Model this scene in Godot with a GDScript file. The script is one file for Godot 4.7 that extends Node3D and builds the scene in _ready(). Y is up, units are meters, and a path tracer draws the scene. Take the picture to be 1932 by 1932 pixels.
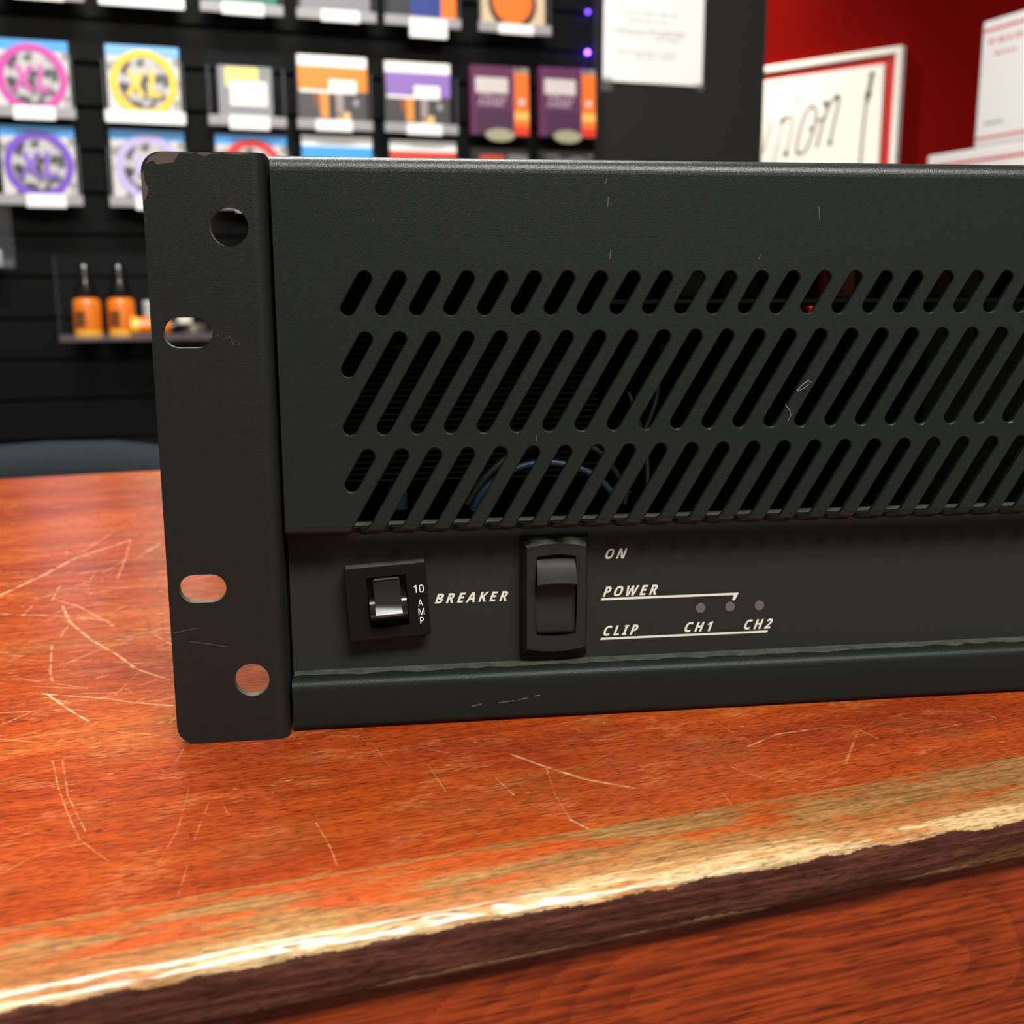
extends Node3D
# Millimetres in the builders, metres in the scene: every mesh is scaled by 0.001 when it is committed.
# World: x along the counter, y up from the floor, z towards the viewer. The counter top is at y = 0.96.

const TOP := 960.0
const AMP_TURN := -0.19146

var M := {}
var bold: SystemFont
var serif: SystemFont
var regular: SystemFont
var rng := RandomNumberGenerator.new()


class Shape:
	var v := PackedVector3Array()
	var uv := PackedVector2Array()
	var uv2 := PackedVector2Array()
	var g := PackedInt32Array()
	var sg := -1

	func tri(a: Vector3, b: Vector3, c: Vector3, ua := Vector2.ZERO, ub := Vector2.ZERO, uc := Vector2.ZERO) -> void:
		v.append(a); v.append(b); v.append(c)
		uv.append(ua); uv.append(ub); uv.append(uc)
		g.append(sg)

	func quad(a: Vector3, b: Vector3, c: Vector3, d: Vector3, ua := Vector2.ZERO, ub := Vector2.ZERO, uc := Vector2.ZERO, ud := Vector2.ZERO) -> void:
		tri(a, b, c, ua, ub, uc)
		tri(a, c, d, ua, uc, ud)

	func mesh() -> ArrayMesh:
		var st := SurfaceTool.new()
		st.begin(Mesh.PRIMITIVE_TRIANGLES)
		for i in v.size():
			st.set_smooth_group(g[i / 3])
			st.set_uv(uv[i])
			if uv2.size() == v.size():
				st.set_uv2(uv2[i])
			st.add_vertex(v[i] * 0.001)
		st.generate_normals()
		st.index()
		return st.commit()

	# box with chamfered edges
	func box(c: Vector3, s: Vector3, b := 0.0) -> void:
		var h := s * 0.5
		b = minf(b, minf(h.x, minf(h.y, h.z)) * 0.9)
		sg = -1
		for ax in 3:
			var p := (ax + 1) % 3
			var q := (ax + 2) % 3
			for sd in [-1.0, 1.0]:
				var pts := []
				for k in [[-1, -1], [1, -1], [1, 1], [-1, 1]]:
					var w := Vector3.ZERO
					w[ax] = sd * h[ax]
					w[p] = k[0] * (h[p] - b)
					w[q] = k[1] * (h[q] - b)
					pts.append(c + w)
				if sd > 0:
					quad(pts[3], pts[2], pts[1], pts[0], Vector2(0, 0), Vector2(1, 0), Vector2(1, 1), Vector2(0, 1))
				else:
					quad(pts[0], pts[1], pts[2], pts[3], Vector2(1, 1), Vector2(0, 1), Vector2(0, 0), Vector2(1, 0))
		if b <= 0.0:
			return
		for ax in 3:
			var p := (ax + 1) % 3
			var q := (ax + 2) % 3
			for sp in [-1.0, 1.0]:
				for sq in [-1.0, 1.0]:
					var a0 := Vector3.ZERO
					var a1 := Vector3.ZERO
					a0[ax] = -(h[ax] - b); a1[ax] = -(h[ax] - b)
					a0[p] = sp * h[p]; a0[q] = sq * (h[q] - b)
					a1[p] = sp * (h[p] - b); a1[q] = sq * h[q]
					var b0 := a0
					var b1 := a1
					b0[ax] = h[ax] - b; b1[ax] = h[ax] - b
					if sp * sq > 0:
						quad(c + a0, c + b0, c + b1, c + a1)
					else:
						quad(c + a1, c + b1, c + b0, c + a0)
		for sx in [-1.0, 1.0]:
			for sy in [-1.0, 1.0]:
				for sz in [-1.0, 1.0]:
					var s3 := Vector3(sx, sy, sz)
					var p0 := c + s3 * Vector3(h.x, h.y - b, h.z - b)
					var p1 := c + s3 * Vector3(h.x - b, h.y, h.z - b)
					var p2 := c + s3 * Vector3(h.x - b, h.y - b, h.z)
					if sx * sy * sz > 0:
						tri(p0, p2, p1)
					else:
						tri(p0, p1, p2)

	# outline in xy pushed from z0 (back) to z1 (front), front edge chamfered
	func prism(poly: PackedVector2Array, z0: float, z1: float, ch := 0.0) -> void:
		if Geometry2D.is_polygon_clockwise(poly):
			poly = poly.duplicate()
			poly.reverse()
		sg = -1
		var n := poly.size()
		var inner := poly
		if ch > 0.0:
			inner = PackedVector2Array()
			for i in n:
				var e0 := (poly[i] - poly[(i + n - 1) % n]).normalized()
				var e1 := (poly[(i + 1) % n] - poly[i]).normalized()
				var m := (Vector2(-e0.y, e0.x) + Vector2(-e1.y, e1.x)).normalized()
				inner.append(poly[i] + m * ch / maxf(0.4, m.dot(Vector2(-e1.y, e1.x))))
		var t := Geometry2D.triangulate_polygon(inner)
		for i in range(0, t.size(), 3):
			var a := inner[t[i]]
			var b := inner[t[i + 1]]
			var c := inner[t[i + 2]]
			if (b - a).cross(c - a) > 0:
				var x := b
				b = c
				c = x
			tri(Vector3(a.x, a.y, z1), Vector3(b.x, b.y, z1), Vector3(c.x, c.y, z1))
		var tb := Geometry2D.triangulate_polygon(poly)
		for i in range(0, tb.size(), 3):
			var a := poly[tb[i]]
			var b := poly[tb[i + 1]]
			var c := poly[tb[i + 2]]
			if (b - a).cross(c - a) < 0:
				var x := b
				b = c
				c = x
			tri(Vector3(a.x, a.y, z0), Vector3(b.x, b.y, z0), Vector3(c.x, c.y, z0))
		for i in n:
			var j := (i + 1) % n
			var a := poly[i]
			var b := poly[j]
			var zc := z1 - ch
			quad(Vector3(a.x, a.y, z0), Vector3(a.x, a.y, zc), Vector3(b.x, b.y, zc), Vector3(b.x, b.y, z0))
			if ch > 0.0:
				quad(Vector3(a.x, a.y, zc), Vector3(inner[i].x, inner[i].y, z1), Vector3(inner[j].x, inner[j].y, z1), Vector3(b.x, b.y, zc))

	# flat ring between two loops that run anticlockwise round c (front faces +z)
	func ring(outer: PackedVector2Array, inner: PackedVector2Array, c: Vector2, z: float, front := true) -> void:
		sg = -1
		var dense := PackedVector2Array()
		for k in outer.size():
			var e := outer[(k + 1) % outer.size()]
			var m := maxi(1, int(outer[k].distance_to(e) / 0.7)) if outer.size() < 16 else 1
			for q in m:
				dense.append(outer[k].lerp(e, float(q) / m))
		var A := sorted_by_angle(dense, c)
		var B := sorted_by_angle(inner, c)
		var i := 0
		var j := 0
		while i < A.size() or j < B.size():
			var a: Vector2 = A[i % A.size()]
			var b: Vector2 = B[j % B.size()]
			var na: float = (A[(i + 1) % A.size()] - c).angle() + (TAU if i + 1 >= A.size() else 0.0)
			var nb: float = (B[(j + 1) % B.size()] - c).angle() + (TAU if j + 1 >= B.size() else 0.0)
			var d: Vector2
			if j >= B.size() or (i < A.size() and na <= nb):
				d = A[(i + 1) % A.size()]
				i += 1
			else:
				d = B[(j + 1) % B.size()]
				j += 1
			var p := Vector3(a.x, a.y, z)
			var q := Vector3(b.x, b.y, z)
			var r := Vector3(d.x, d.y, z)
			if ((b - a).cross(d - a) > 0) == front:
				tri(p, r, q)
			else:
				tri(p, q, r)

	func sorted_by_angle(l: PackedVector2Array, c: Vector2) -> Array:
		var a := Array(l)
		a.sort_custom(func(x, y): return (x - c).angle() < (y - c).angle())
		return a

	# wall between two loops of equal length
	func loft(a: PackedVector3Array, b: PackedVector3Array, closed := true) -> void:
		var n := a.size()
		for i in (n if closed else n - 1):
			var j := (i + 1) % n
			quad(a[i], b[i], b[j], a[j])

	# profile of (radius, height) pairs turned round the y axis at c
	func lathe(c: Vector3, prof: Array, seg := 32, along := Basis()) -> void:
		for k in prof.size() - 1:
			sg = k
			var smooth: bool = prof[k].size() > 2
			if smooth:
				sg = int(prof[k][2])
			for i in seg:
				var t0 := TAU * i / seg
				var t1 := TAU * (i + 1) / seg
				var r0: float = prof[k][0]
				var y0: float = prof[k][1]
				var r1: float = prof[k + 1][0]
				var y1: float = prof[k + 1][1]
				var a := c + along * Vector3(r0 * cos(t0), y0, r0 * sin(t0))
				var b := c + along * Vector3(r0 * cos(t1), y0, r0 * sin(t1))
				var d := c + along * Vector3(r1 * cos(t0), y1, r1 * sin(t0))
				var e := c + along * Vector3(r1 * cos(t1), y1, r1 * sin(t1))
				if r0 > 0.0:
					tri(a, b, e)
				if r1 > 0.0:
					tri(a, e, d)

	func tube(path: Array, r: float, seg := 8) -> void:
		sg = 0
		var rings := []
		for i in path.size():
			var t: Vector3 = (path[mini(i + 1, path.size() - 1)] - path[maxi(i - 1, 0)]).normalized()
			var u := t.cross(Vector3(0.1, 0.3, 1)).normalized()
			var w := t.cross(u)
			var l := PackedVector3Array()
			for k in seg:
				l.append(path[i] + (u * cos(TAU * k / seg) + w * sin(TAU * k / seg)) * r)
			rings.append(l)
		for i in rings.size() - 1:
			loft(rings[i + 1], rings[i])
		sg = -1
		for k in range(1, seg - 1):
			tri(rings[0][0], rings[0][k], rings[0][k + 1])
			tri(rings[-1][0], rings[-1][k + 1], rings[-1][k])

	# profile in (z, y), swept along x; smooth groups by list
	func sweep(prof: PackedVector2Array, x0: float, x1: float, groups := [], length := 0.0) -> void:
		var s := 0.0
		for i in prof.size() - 1:
			sg = groups[i] if i < groups.size() else -1
			var a := prof[i]
			var b := prof[i + 1]
			var s1 := s + a.distance_to(b)
			var l := maxf(length, 1.0)
			quad(Vector3(x0, a.y, a.x), Vector3(x1, a.y, a.x), Vector3(x1, b.y, b.x), Vector3(x0, b.y, b.x),
				Vector2(x0 / 100.0, s / l), Vector2(x1 / 100.0, s / l), Vector2(x1 / 100.0, s1 / l), Vector2(x0 / 100.0, s1 / l))
			s = s1


# ---------------------------------------------------------------- helpers

func put(parent: Node3D, called: String, mesh: Mesh, m: Material, label := "") -> MeshInstance3D:
	var o := MeshInstance3D.new()
	o.name = called
	o.mesh = mesh
	o.material_override = m
	o.cast_shadow = GeometryInstance3D.SHADOW_CASTING_SETTING_ON
	parent.add_child(o, true)
	if label:
		o.set_meta("label", label)
	return o

func part(parent: Node3D, called: String, s: Shape, m: Material, label := "") -> MeshInstance3D:
	return put(parent, called, s.mesh(), m, label)

var taken := {}
func numbered(called: String) -> String:
	taken[called] = taken.get(called, -1) + 1
	return called if taken[called] == 0 else "%s_%03d" % [called, taken[called]]

func thing(called: String, label: String, category: String, at: Vector3, group := "", turn := 0.0) -> Node3D:
	var o := Node3D.new()
	o.name = numbered(called)
	add_child(o)
	o.position = at * 0.001
	o.rotation.y = turn
	o.set_meta("label", label)
	o.set_meta("category", category)
	if group:
		o.set_meta("group", group)
	return o

func structure(called: String, at := Vector3.ZERO) -> Node3D:
	var o := Node3D.new()
	o.name = called
	add_child(o)
	o.position = at * 0.001
	o.set_meta("kind", "structure")
	return o

func slab(called: String, c: Vector3, s: Vector3, m: Material) -> void:
	var sh := Shape.new()
	sh.box(Vector3.ZERO, s)
	var o := part(self, called, sh, m)
	o.position = c * 0.001
	o.set_meta("kind", "structure")

func mat(c: Color, rough := 0.6, metal := 0.0) -> StandardMaterial3D:
	var m := StandardMaterial3D.new()
	m.albedo_color = c
	m.roughness = rough
	m.metallic = metal
	return m

func pane(c: Color, alpha: float) -> StandardMaterial3D:
	var m := mat(Color(c, alpha), 0.05)
	m.transparency = BaseMaterial3D.TRANSPARENCY_ALPHA
	return m

func noise(seed_: int, freq: float, oct := 3) -> FastNoiseLite:
	var n := FastNoiseLite.new()
	n.seed = seed_
	n.noise_type = FastNoiseLite.TYPE_SIMPLEX_SMOOTH
	n.frequency = freq
	n.fractal_octaves = oct
	return n

# grey noise stretched along u by `stretch`
func field(w: int, h: int, seed_: int, freq: float, stretch := 1, oct := 3) -> PackedByteArray:
	var im := noise(seed_, freq, oct).get_image(maxi(4, w / stretch), h, false, false, true)
	im.convert(Image.FORMAT_L8)
	if stretch > 1:
		im.resize(w, h, Image.INTERPOLATE_CUBIC)
	return im.get_data()

func texture(im: Image) -> ImageTexture:
	return ImageTexture.create_from_image(im)

func bump(seed_: int, freq: float, size := 256, strength := 1.0) -> ImageTexture:
	var im := noise(seed_, freq, 2).get_seamless_image(size, size)
	im.convert(Image.FORMAT_RGBA8)
	im.bump_map_to_normal_map(strength)
	return texture(im)

func stadium(c: Vector2, half: float, r: float, seg := 10) -> PackedVector2Array:
	var l := PackedVector2Array()
	for k in seg + 1:
		var a := -PI / 2 + PI * k / seg
		l.append(c + Vector2(half + r * cos(a), r * sin(a)))
	for k in seg + 1:
		var a := PI / 2 + PI * k / seg
		l.append(c + Vector2(-half + r * cos(a), r * sin(a)))
	return l

func circle(c: Vector2, r: float, seg := 28) -> PackedVector2Array:
	var l := PackedVector2Array()
	for k in seg:
		l.append(c + Vector2.from_angle(TAU * k / seg) * r)
	return l

func rounded(x0: float, y0: float, x1: float, y1: float, r: float, seg := 5) -> PackedVector2Array:
	var l := PackedVector2Array()
	for q in [[x1 - r, y0 + r, -PI / 2], [x1 - r, y1 - r, 0.0], [x0 + r, y1 - r, PI / 2], [x0 + r, y0 + r, PI]]:
		for k in seg + 1:
			l.append(Vector2(q[0], q[1]) + Vector2.from_angle(q[2] + PI / 2 * k / seg) * r)
	return l

# a word set so that its ink runs from x0 to x1 with capitals of height h on the baseline y
func word(text: String, font: Font, x0: float, x1: float, y: float, h: float, slant := 0.0, deep := 0.05, spacing := 0) -> ArrayMesh:
	var t := TextMesh.new()
	t.text = text
	t.font = font
	if spacing:
		var fv := FontVariation.new()
		fv.base_font = font
		fv.spacing_glyph = spacing
		fv.variation_embolden = 0.25
		t.font = fv
	t.font_size = 64
	t.pixel_size = 0.01
	t.depth = 0.01
	t.curve_step = 1.0
	var a := t.get_mesh_arrays()
	var v: PackedVector3Array = a[Mesh.ARRAY_VERTEX]
	var lo := Vector3.INF
	var hi := -Vector3.INF
	for p in v:
		lo = lo.min(p)
		hi = hi.max(p)
	var sk := h * slant
	for i in v.size():
		var p := (v[i] - lo) / (hi - lo)
		v[i] = Vector3(x0 + p.x * (x1 - x0 - sk) + p.y * sk, y + p.y * h, (p.z) * deep) * 0.001
	a[Mesh.ARRAY_VERTEX] = v
	var out := ArrayMesh.new()
	out.add_surface_from_arrays(Mesh.PRIMITIVE_TRIANGLES, a)
	return out

func ribbon(s: Shape, pts: Array, w: float, z: float, deep := 0.6) -> void:
	var left := PackedVector2Array()
	var right := PackedVector2Array()
	for i in pts.size():
		var t: Vector2 = (pts[mini(i + 1, pts.size() - 1)] - pts[maxi(i - 1, 0)]).normalized()
		var n := Vector2(-t.y, t.x) * w * 0.5
		left.append(pts[i] + n)
		right.append(pts[i] - n)
	for i in pts.size() - 1:
		s.prism(PackedVector2Array([right[i], right[i + 1], left[i + 1], left[i]]), z, z + deep)


# ---------------------------------------------------------------- the scene

func _ready() -> void:
	rng.seed = 7
	view_and_light()
	materials()
	room()
	counter()
	amplifier()
	string_display()
	bottles_tray()
	paper_notice()
	sign_board()
	parcels()
	chair()


func view_and_light() -> void:
	var cam := Camera3D.new()
	cam.name = "camera"
	cam.near = 0.01
	cam.far = 50.0
	add_child(cam)
	var at := CameraAttributesPhysical.new()
	at.frustum_focal_length = 26.297
	at.exposure_aperture = 13.9
	at.frustum_focus_distance = 0.258
	cam.attributes = at
	cam.fov = 49.06
	var amp_frame := Transform3D(Basis(Vector3.UP, AMP_TURN), Vector3(0, TOP - 0.7, 0) * 0.001)
	var own := Transform3D(Basis(Vector3(0.99061, -0.00228, 0.13667), Vector3(0.0294, 0.98002, -0.19672), Vector3(-0.13349, 0.19889, 0.97089)).orthonormalized(), Vector3(43.459, 105.014, 252.149) * 0.001)
	cam.transform = amp_frame * own
	cam.current = true

	var env := Environment.new()
	env.background_mode = Environment.BG_COLOR
	env.background_color = Color.BLACK
	env.tonemap_mode = Environment.TONE_MAPPER_LINEAR
	env.tonemap_exposure = 1.12
	env.sdfgi_enabled = true
	env.ssao_enabled = true
	env.ssil_enabled = true
	var we := WorldEnvironment.new()
	we.name = "world"
	we.environment = env
	add_child(we)

	# ceiling lights: over the staff side, over the customers' side, and in the room beyond the partition
	ceiling_light(Vector3(20, 2690, -800), Vector2(1200, 260), 5.8, "long white ceiling light panel above the space behind the counter")
	ceiling_light(Vector3(300, 2690, 1300), Vector2(1200, 600), 9.3, "long white ceiling light panel above the customers' side of the counter")
	spot_lamp(Vector3(1020, 2560, -2560), Vector3(1420, TOP + 640, -2600), 6.4, "black spot lamp beyond the partition aimed at the red wall")


func ceiling_light(at: Vector3, size: Vector2, energy: float, label: String) -> void:
	var t := thing("ceiling_light", label, "light", at)
	var warm := Color(1.0, 0.99, 0.97)
	var s := Shape.new()
	for k in [[0, 1], [0, -1]]:
		s.box(Vector3(0, 5, k[1] * (size.y * 0.5 + 12)), Vector3(size.x + 48, 30, 24), 3)
	for k in [-1, 1]:
		s.box(Vector3(k * (size.x * 0.5 + 12), 5, 0), Vector3(24, 30, size.y), 3)
	part(t, "frame", s, mat(Color(0.9, 0.9, 0.9), 0.5))
	s = Shape.new()
	s.box(Vector3(0, 6, 0), Vector3(size.x, 8, size.y))
	var m := mat(Color(0.95, 0.95, 0.95), 0.7)
	m.emission_enabled = true
	m.emission = warm
	m.emission_energy_multiplier = 2.0
	part(t, "light_diffuser", s, m)
	var l := AreaLight3D.new()
	l.name = "lamp"
	l.area_size = size * 0.001
	l.light_color = warm
	l.light_energy = energy
	l.shadow_enabled = true
	l.area_range = 12.0
	l.area_attenuation = 2.0
	t.add_child(l)
	l.position = Vector3(0, -0.004, 0)
	l.rotation.x = -PI / 2


func spot_lamp(at: Vector3, to: Vector3, energy: float, label: String) -> void:
	var t := thing("spot_lamp", label, "lamp", at)
	var aim := Basis.looking_at(to - at, Vector3.UP)
	var down := aim * Basis(Vector3.RIGHT, -PI / 2)
	var s := Shape.new()
	s.lathe(Vector3.ZERO, [[0, -70], [34, -70], [40, -60, 1], [48, 30, 1], [46, 30], [44, 28], [44, 10]], 28, down)
	part(t, "shade", s, mat(Color(0.08, 0.08, 0.08), 0.4))
	s = Shape.new()
	s.tube([Vector3(0, 20, 0), Vector3(0, 150, 0)], 8, 12)
	part(t, "stem", s, mat(Color(0.08, 0.08, 0.08), 0.4))
	s = Shape.new()
	s.lathe(Vector3.ZERO, [[0, 4], [42, 4], [42, 12], [0, 12]], 28, down)
	var m := mat(Color(0.95, 0.95, 0.9), 0.5)
	m.emission_enabled = true
	m.emission = Color(1.0, 0.95, 0.88)
	m.emission_energy_multiplier = 6.0
	part(t, "light_bulb", s, m)
	var l := SpotLight3D.new()
	l.name = "lamp"
	l.light_color = Color(1.0, 0.95, 0.88)
	l.light_energy = energy
	l.light_size = 0.04
	l.spot_range = 8.0
	l.spot_attenuation = 2.0
	l.spot_angle = 35.0
	l.spot_angle_attenuation = 1.0
	l.shadow_enabled = true
	t.add_child(l)
	l.basis = aim
	l.position = (to - at).normalized() * 0.035


func materials() -> void:
	bold = SystemFont.new()
	bold.font_names = PackedStringArray(["Droid Sans"])
	bold.font_weight = 700
	regular = SystemFont.new()
	regular.font_names = PackedStringArray(["Droid Sans"])
	serif = SystemFont.new()
	serif.font_names = PackedStringArray(["Droid Serif"])

	# black powder coat with a fine orange peel
	var paint := mat(Color(0.085, 0.104, 0.095), 0.34)
	paint.metallic_specular = 0.40
	paint.normal_enabled = true
	paint.normal_texture = bump(3, 0.16, 256, 5.0)
	paint.normal_scale = 0.22
	paint.uv1_triplanar = true
	paint.uv1_scale = Vector3.ONE * 75.0
	M.paint = paint
	var ear := paint.duplicate()
	ear.albedo_color = Color(0.07, 0.078, 0.07)
	ear.roughness = 0.45
	M.ear = ear
	M.lip_paint = paint.duplicate()
	M.lip_paint.metallic_specular = 0.27
	M.lip_paint.roughness = 0.42
	M.panel = mat(Color(0.14, 0.142, 0.13), 0.55)
	M.panel.metallic_specular = 0.25
	M.bare = mat(Color(0.55, 0.54, 0.5), 0.35, 0.8)
	M.primer = mat(Color(0.29, 0.23, 0.195), 0.5)
	M.plastic = mat(Color(0.125, 0.125, 0.118), 0.5)
	M.plastic.metallic_specular = 0.28
	M.gloss = mat(Color(0.06, 0.06, 0.058), 0.2)
	M.bezel = mat(Color(0.065, 0.065, 0.06), 0.4)
	M.bezel.metallic_specular = 0.25
	M.ink = mat(Color(0.80, 0.80, 0.74), 0.6)
	M.white_ink = mat(Color(0.86, 0.87, 0.85), 0.6)
	M.fleck = mat(Color(0.25, 0.24, 0.2), 0.8)
	M.lens = mat(Color(0.34, 0.33, 0.32), 0.4)
	M.dust = dusty(Color(0.10, 0.10, 0.098), 0.55)
	M.inside = mat(Color(0.10, 0.10, 0.10), 0.6)
	M.alu = mat(Color(0.035, 0.035, 0.037), 0.5)
	M.alu.metallic_specular = 0.3
	M.galv = mat(Color(0.42, 0.41, 0.37), 0.6, 0.1)
	M.slat = mat(Color(0.05, 0.05, 0.052), 0.5)
	M.slat.metallic_specular = 0.22
	M.groove = mat(Color(0.05, 0.05, 0.05), 0.7)
	M.dark_panel = mat(Color(0.14, 0.142, 0.142), 0.8)
	M.dark_panel.metallic_specular = 0.25
	M.red_wall = mat(Color(0.40, 0.035, 0.025), 0.9)
	M.red_wall.metallic_specular = 0.05
	M.white = mat(Color(0.93, 0.93, 0.91), 0.6)
	M.paper = mat(Color(0.95, 0.95, 0.93), 0.7)
	M.acrylic = pane(Color(0.8, 0.85, 0.9), 0.002)
	M.acrylic.metallic_specular = 0.05
	M.edge = mat(Color(0.3, 0.3, 0.31), 0.5)
	M.lip = mat(Color(0.62, 0.61, 0.62), 0.3)
	M.card = mat(Color(0.55, 0.55, 0.57), 0.4)
	M.yellow_note = mat(Color(0.95, 0.90, 0.52), 0.7)
	M.upholstery = mat(Color(0.135, 0.152, 0.168), 0.7)
	M.upholstery.metallic_specular = 0.12
	M.black = mat(Color(0.06, 0.06, 0.06), 0.4)


# paint with settled dust: specks and clots with a grain of their own
func dusty(c: Color, amount: float) -> StandardMaterial3D:
	var n := 256
	var a := field(n, n, 21, 0.35, 1, 2)
	var b := field(n, n, 22, 0.03, 2, 2)
	var im := Image.create(n, n, false, Image.FORMAT_RGB8)
	var r := RandomNumberGenerator.new()
	r.seed = 5
	for y in n:
		for x in n:
			var k := clampf((a[y * n + x] / 255.0 - 0.45) * 2.4 + (b[y * n + x] / 255.0 - 0.5) * 1.2 + amount, 0.0, 1.0) * 0.5
			var d := Color(0.38, 0.40, 0.30)
			if r.randf() < 0.012:
				d = Color(0.8, 0.8, 0.76)
				k = 0.8
			im.set_pixel(x, y, c.lerp(d, k))
	var m := mat(Color.WHITE, 0.85)
	m.albedo_texture = texture(im)
	m.uv1_triplanar = true
	m.uv1_scale = Vector3.ONE * 32.0
	return m


# ---------------------------------------------------------------- room

func room() -> void:
	var plaster := mat(Color(0.58, 0.57, 0.55), 0.85)
	var carpet := mat(Color(0.16, 0.155, 0.15), 0.95)
	var tile := mat(Color(0.84, 0.83, 0.80), 0.9)
	slab("floor", Vector3(200, -50, -650), Vector3(5400, 100, 6900), carpet)
	slab("ceiling", Vector3(200, 2760, -650), Vector3(5400, 100, 6900), tile)
	slab("wall_left", Vector3(-2260, 1355, -650), Vector3(120, 2710, 6900), plaster)
	slab("wall_front", Vector3(200, 1355, 2560), Vector3(4800, 2710, 120), plaster)
	slab("wall_right_front", Vector3(2660, 1355, 1010), Vector3(120, 2710, 2980), plaster)
	slab("wall_far", Vector3(-700, 1355, -4060), Vector3(3000, 2710, 120), M.dark_panel)

	# the red wall runs at a slant behind the partition
	var u := Vector3(cos(deg_to_rad(63.0)), 0, sin(deg_to_rad(63.0)))
	var n := u.cross(Vector3.UP)
	var p := Vector3(1727.2, 0, -2044.2) - n * 20.0
	var s := Shape.new()
	s.box(Vector3.ZERO, Vector3(4200, 2710, 120))
	var w := part(self, "wall_right", s, M.red_wall)
	w.transform = Transform3D(Basis(u, Vector3.UP, n), (p + u * (-200.0) - n * 60.0 + Vector3(0, 1355, 0)) * 0.001)
	w.set_meta("kind", "structure")

	# the partition: slatwall on the left, a smooth dark panel on the right
	var back := structure("wall_back", Vector3(0, 0, -1824))
	s = Shape.new()
	s.box(Vector3(-690, 1355, -70), Vector3(3100, 2710, 120))
	part(back, "backing", s, M.groove)
	s = Shape.new()
	s.box(Vector3(1049, 1355, -60), Vector3(368, 2710, 140), 1.5)
	part(back, "end_panel", s, M.dark_panel)
	var pitch := 69.0
	var one := Shape.new()
	one.box(Vector3(-670, 0, -5), Vector3(3068, 62.5, 14), 1.2)
	var slat_mesh := one.mesh()
	var y := TOP + 531.0 - pitch * 21
	while y < 2700:
		if y > 10:
			var o := put(back, "slat", slat_mesh, M.slat)
			o.position.y = (y + pitch * 0.5) * 0.001 if y + pitch < 2705 else (y + 33) * 0.001
		y += pitch
	# small violet lights at the ends of two grooves
	for k in 2:
		var t := thing("groove_light", ["small violet light at the end of the upper slatwall groove", "bright violet light at the end of the lower slatwall groove"][k], "light", Vector3(852 + k * 0, TOP + 531 + 71 * (1 - k), -1816), "violet lights on the slatwall")
		var sh := Shape.new()
		sh.lathe(Vector3.ZERO, [[0, -4.2, 0], [3, -3, 0], [4.2, 0, 0], [3, 3, 0], [0, 4.2, 0]], 14)
		var m := mat(Color(0.5, 0.4, 1.0), 0.3)
		m.emission_enabled = true
		m.emission = Color(0.42, 0.22, 1.0)
		m.emission_energy_multiplier = [4.0, 22.0][k]
		part(t, "light_bulb", sh, m)
		sh = Shape.new()
		sh.box(Vector3(0, 0, -6), Vector3(9, 9, 5), 1)
		part(t, "socket", sh, M.black)
		var l := OmniLight3D.new()
		l.name = "glow"
		l.light_color = Color(0.35, 0.15, 1.0)
		l.light_energy = 0.0012 * (k + 1)
		l.omni_range = 6.0
		l.light_size = 0.004
		l.shadow_enabled = true
		t.add_child(l)


# ---------------------------------------------------------------- counter

const CX0 := -170.0
const CW := 430.0
const CZ0 := -411.0
const CD := 480.0

func scratches() -> Array:
	return [[1.0,0.55,-52,-153,-39,-179,-30,-201,-9,-228],
	[0.7,0.35,-27,-214,-16,-246],
	[0.6,0.40,-9,-228,-11,-194,-14,-163],
	[0.6,0.35,-54,-178,-36,-176,-17,-179],
	[1.0,0.35,-5,-199,3,-218],
	[0.8,0.45,-50,-129,-31,-120,-17,-110,-15,-103],
	[0.7,0.45,-34,-142,-26,-130,-18,-111],
	[0.8,0.50,-31,-132,-28,-112,-21,-90,-14,-74,-9,-60],
	[0.6,0.40,-32,-89,-31,-63,-30,-55],
	[0.6,0.35,-28,-109,-30,-96],
	[0.6,0.40,-29,-68,-20,-78,-9,-88],
	[0.5,0.35,-40,-60,-28,-68,-19,-79],
	[0.5,0.35,-29,-64,-16,-65],
	[0.7,0.50,-10,-61,-7,-56,0,-46],
	[0.5,0.40,-8,-55,-14,-39],
	[0.9,0.90,-32,-46,-16,-37,-10,-32,0,-26],
	[0.9,0.95,-31,-46,-28,-39,-25,-32,-20,-22],
	[0.5,0.55,-27,0,-25,16,-22,32,-20,41,-14,53],
	[0.5,0.50,-25,0,-23,20,-19,38],
	[0.4,0.60,-33,50,-29,46,-25,43,-19,43],
	[0.3,0.60,-8,12,1,20],
	[0.5,0.35,1,25,-2,43,-6,55],
	[0.4,0.60,7,33,8,40],
	[0.5,0.65,24,49,25,60,25,67],
	[0.5,0.50,52,30,52,44],
	[0.5,0.80,64,41,65,50],
	[0.5,0.40,-1,58,-3,68],
	[0.4,0.80,47,15,58,25],
	[0.5,0.40,-1,10,1,3],
	[0.8,0.40,71,30,76,39,82,48,91,56],
	[0.4,0.60,76,40,73,54,72,64],
	[0.7,0.95,72,64,74,69],
	[0.4,0.70,114,51,120,64,123,69],
	[0.6,0.45,124,44,134,40,145,40],
	[0.5,0.70,151,39,154,42,155,50],
	[0.4,0.70,163,50,180,49,190,49],
	[0.6,0.35,152,46,138,61],
	[0.4,0.60,126,48,132,55],
	[0.4,0.50,124,29,126,42],
	[0.4,0.40,83,26,102,32],
	[0.5,0.50,190,41,190,49],
	[0.4,0.50,125,66,136,62]]


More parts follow.
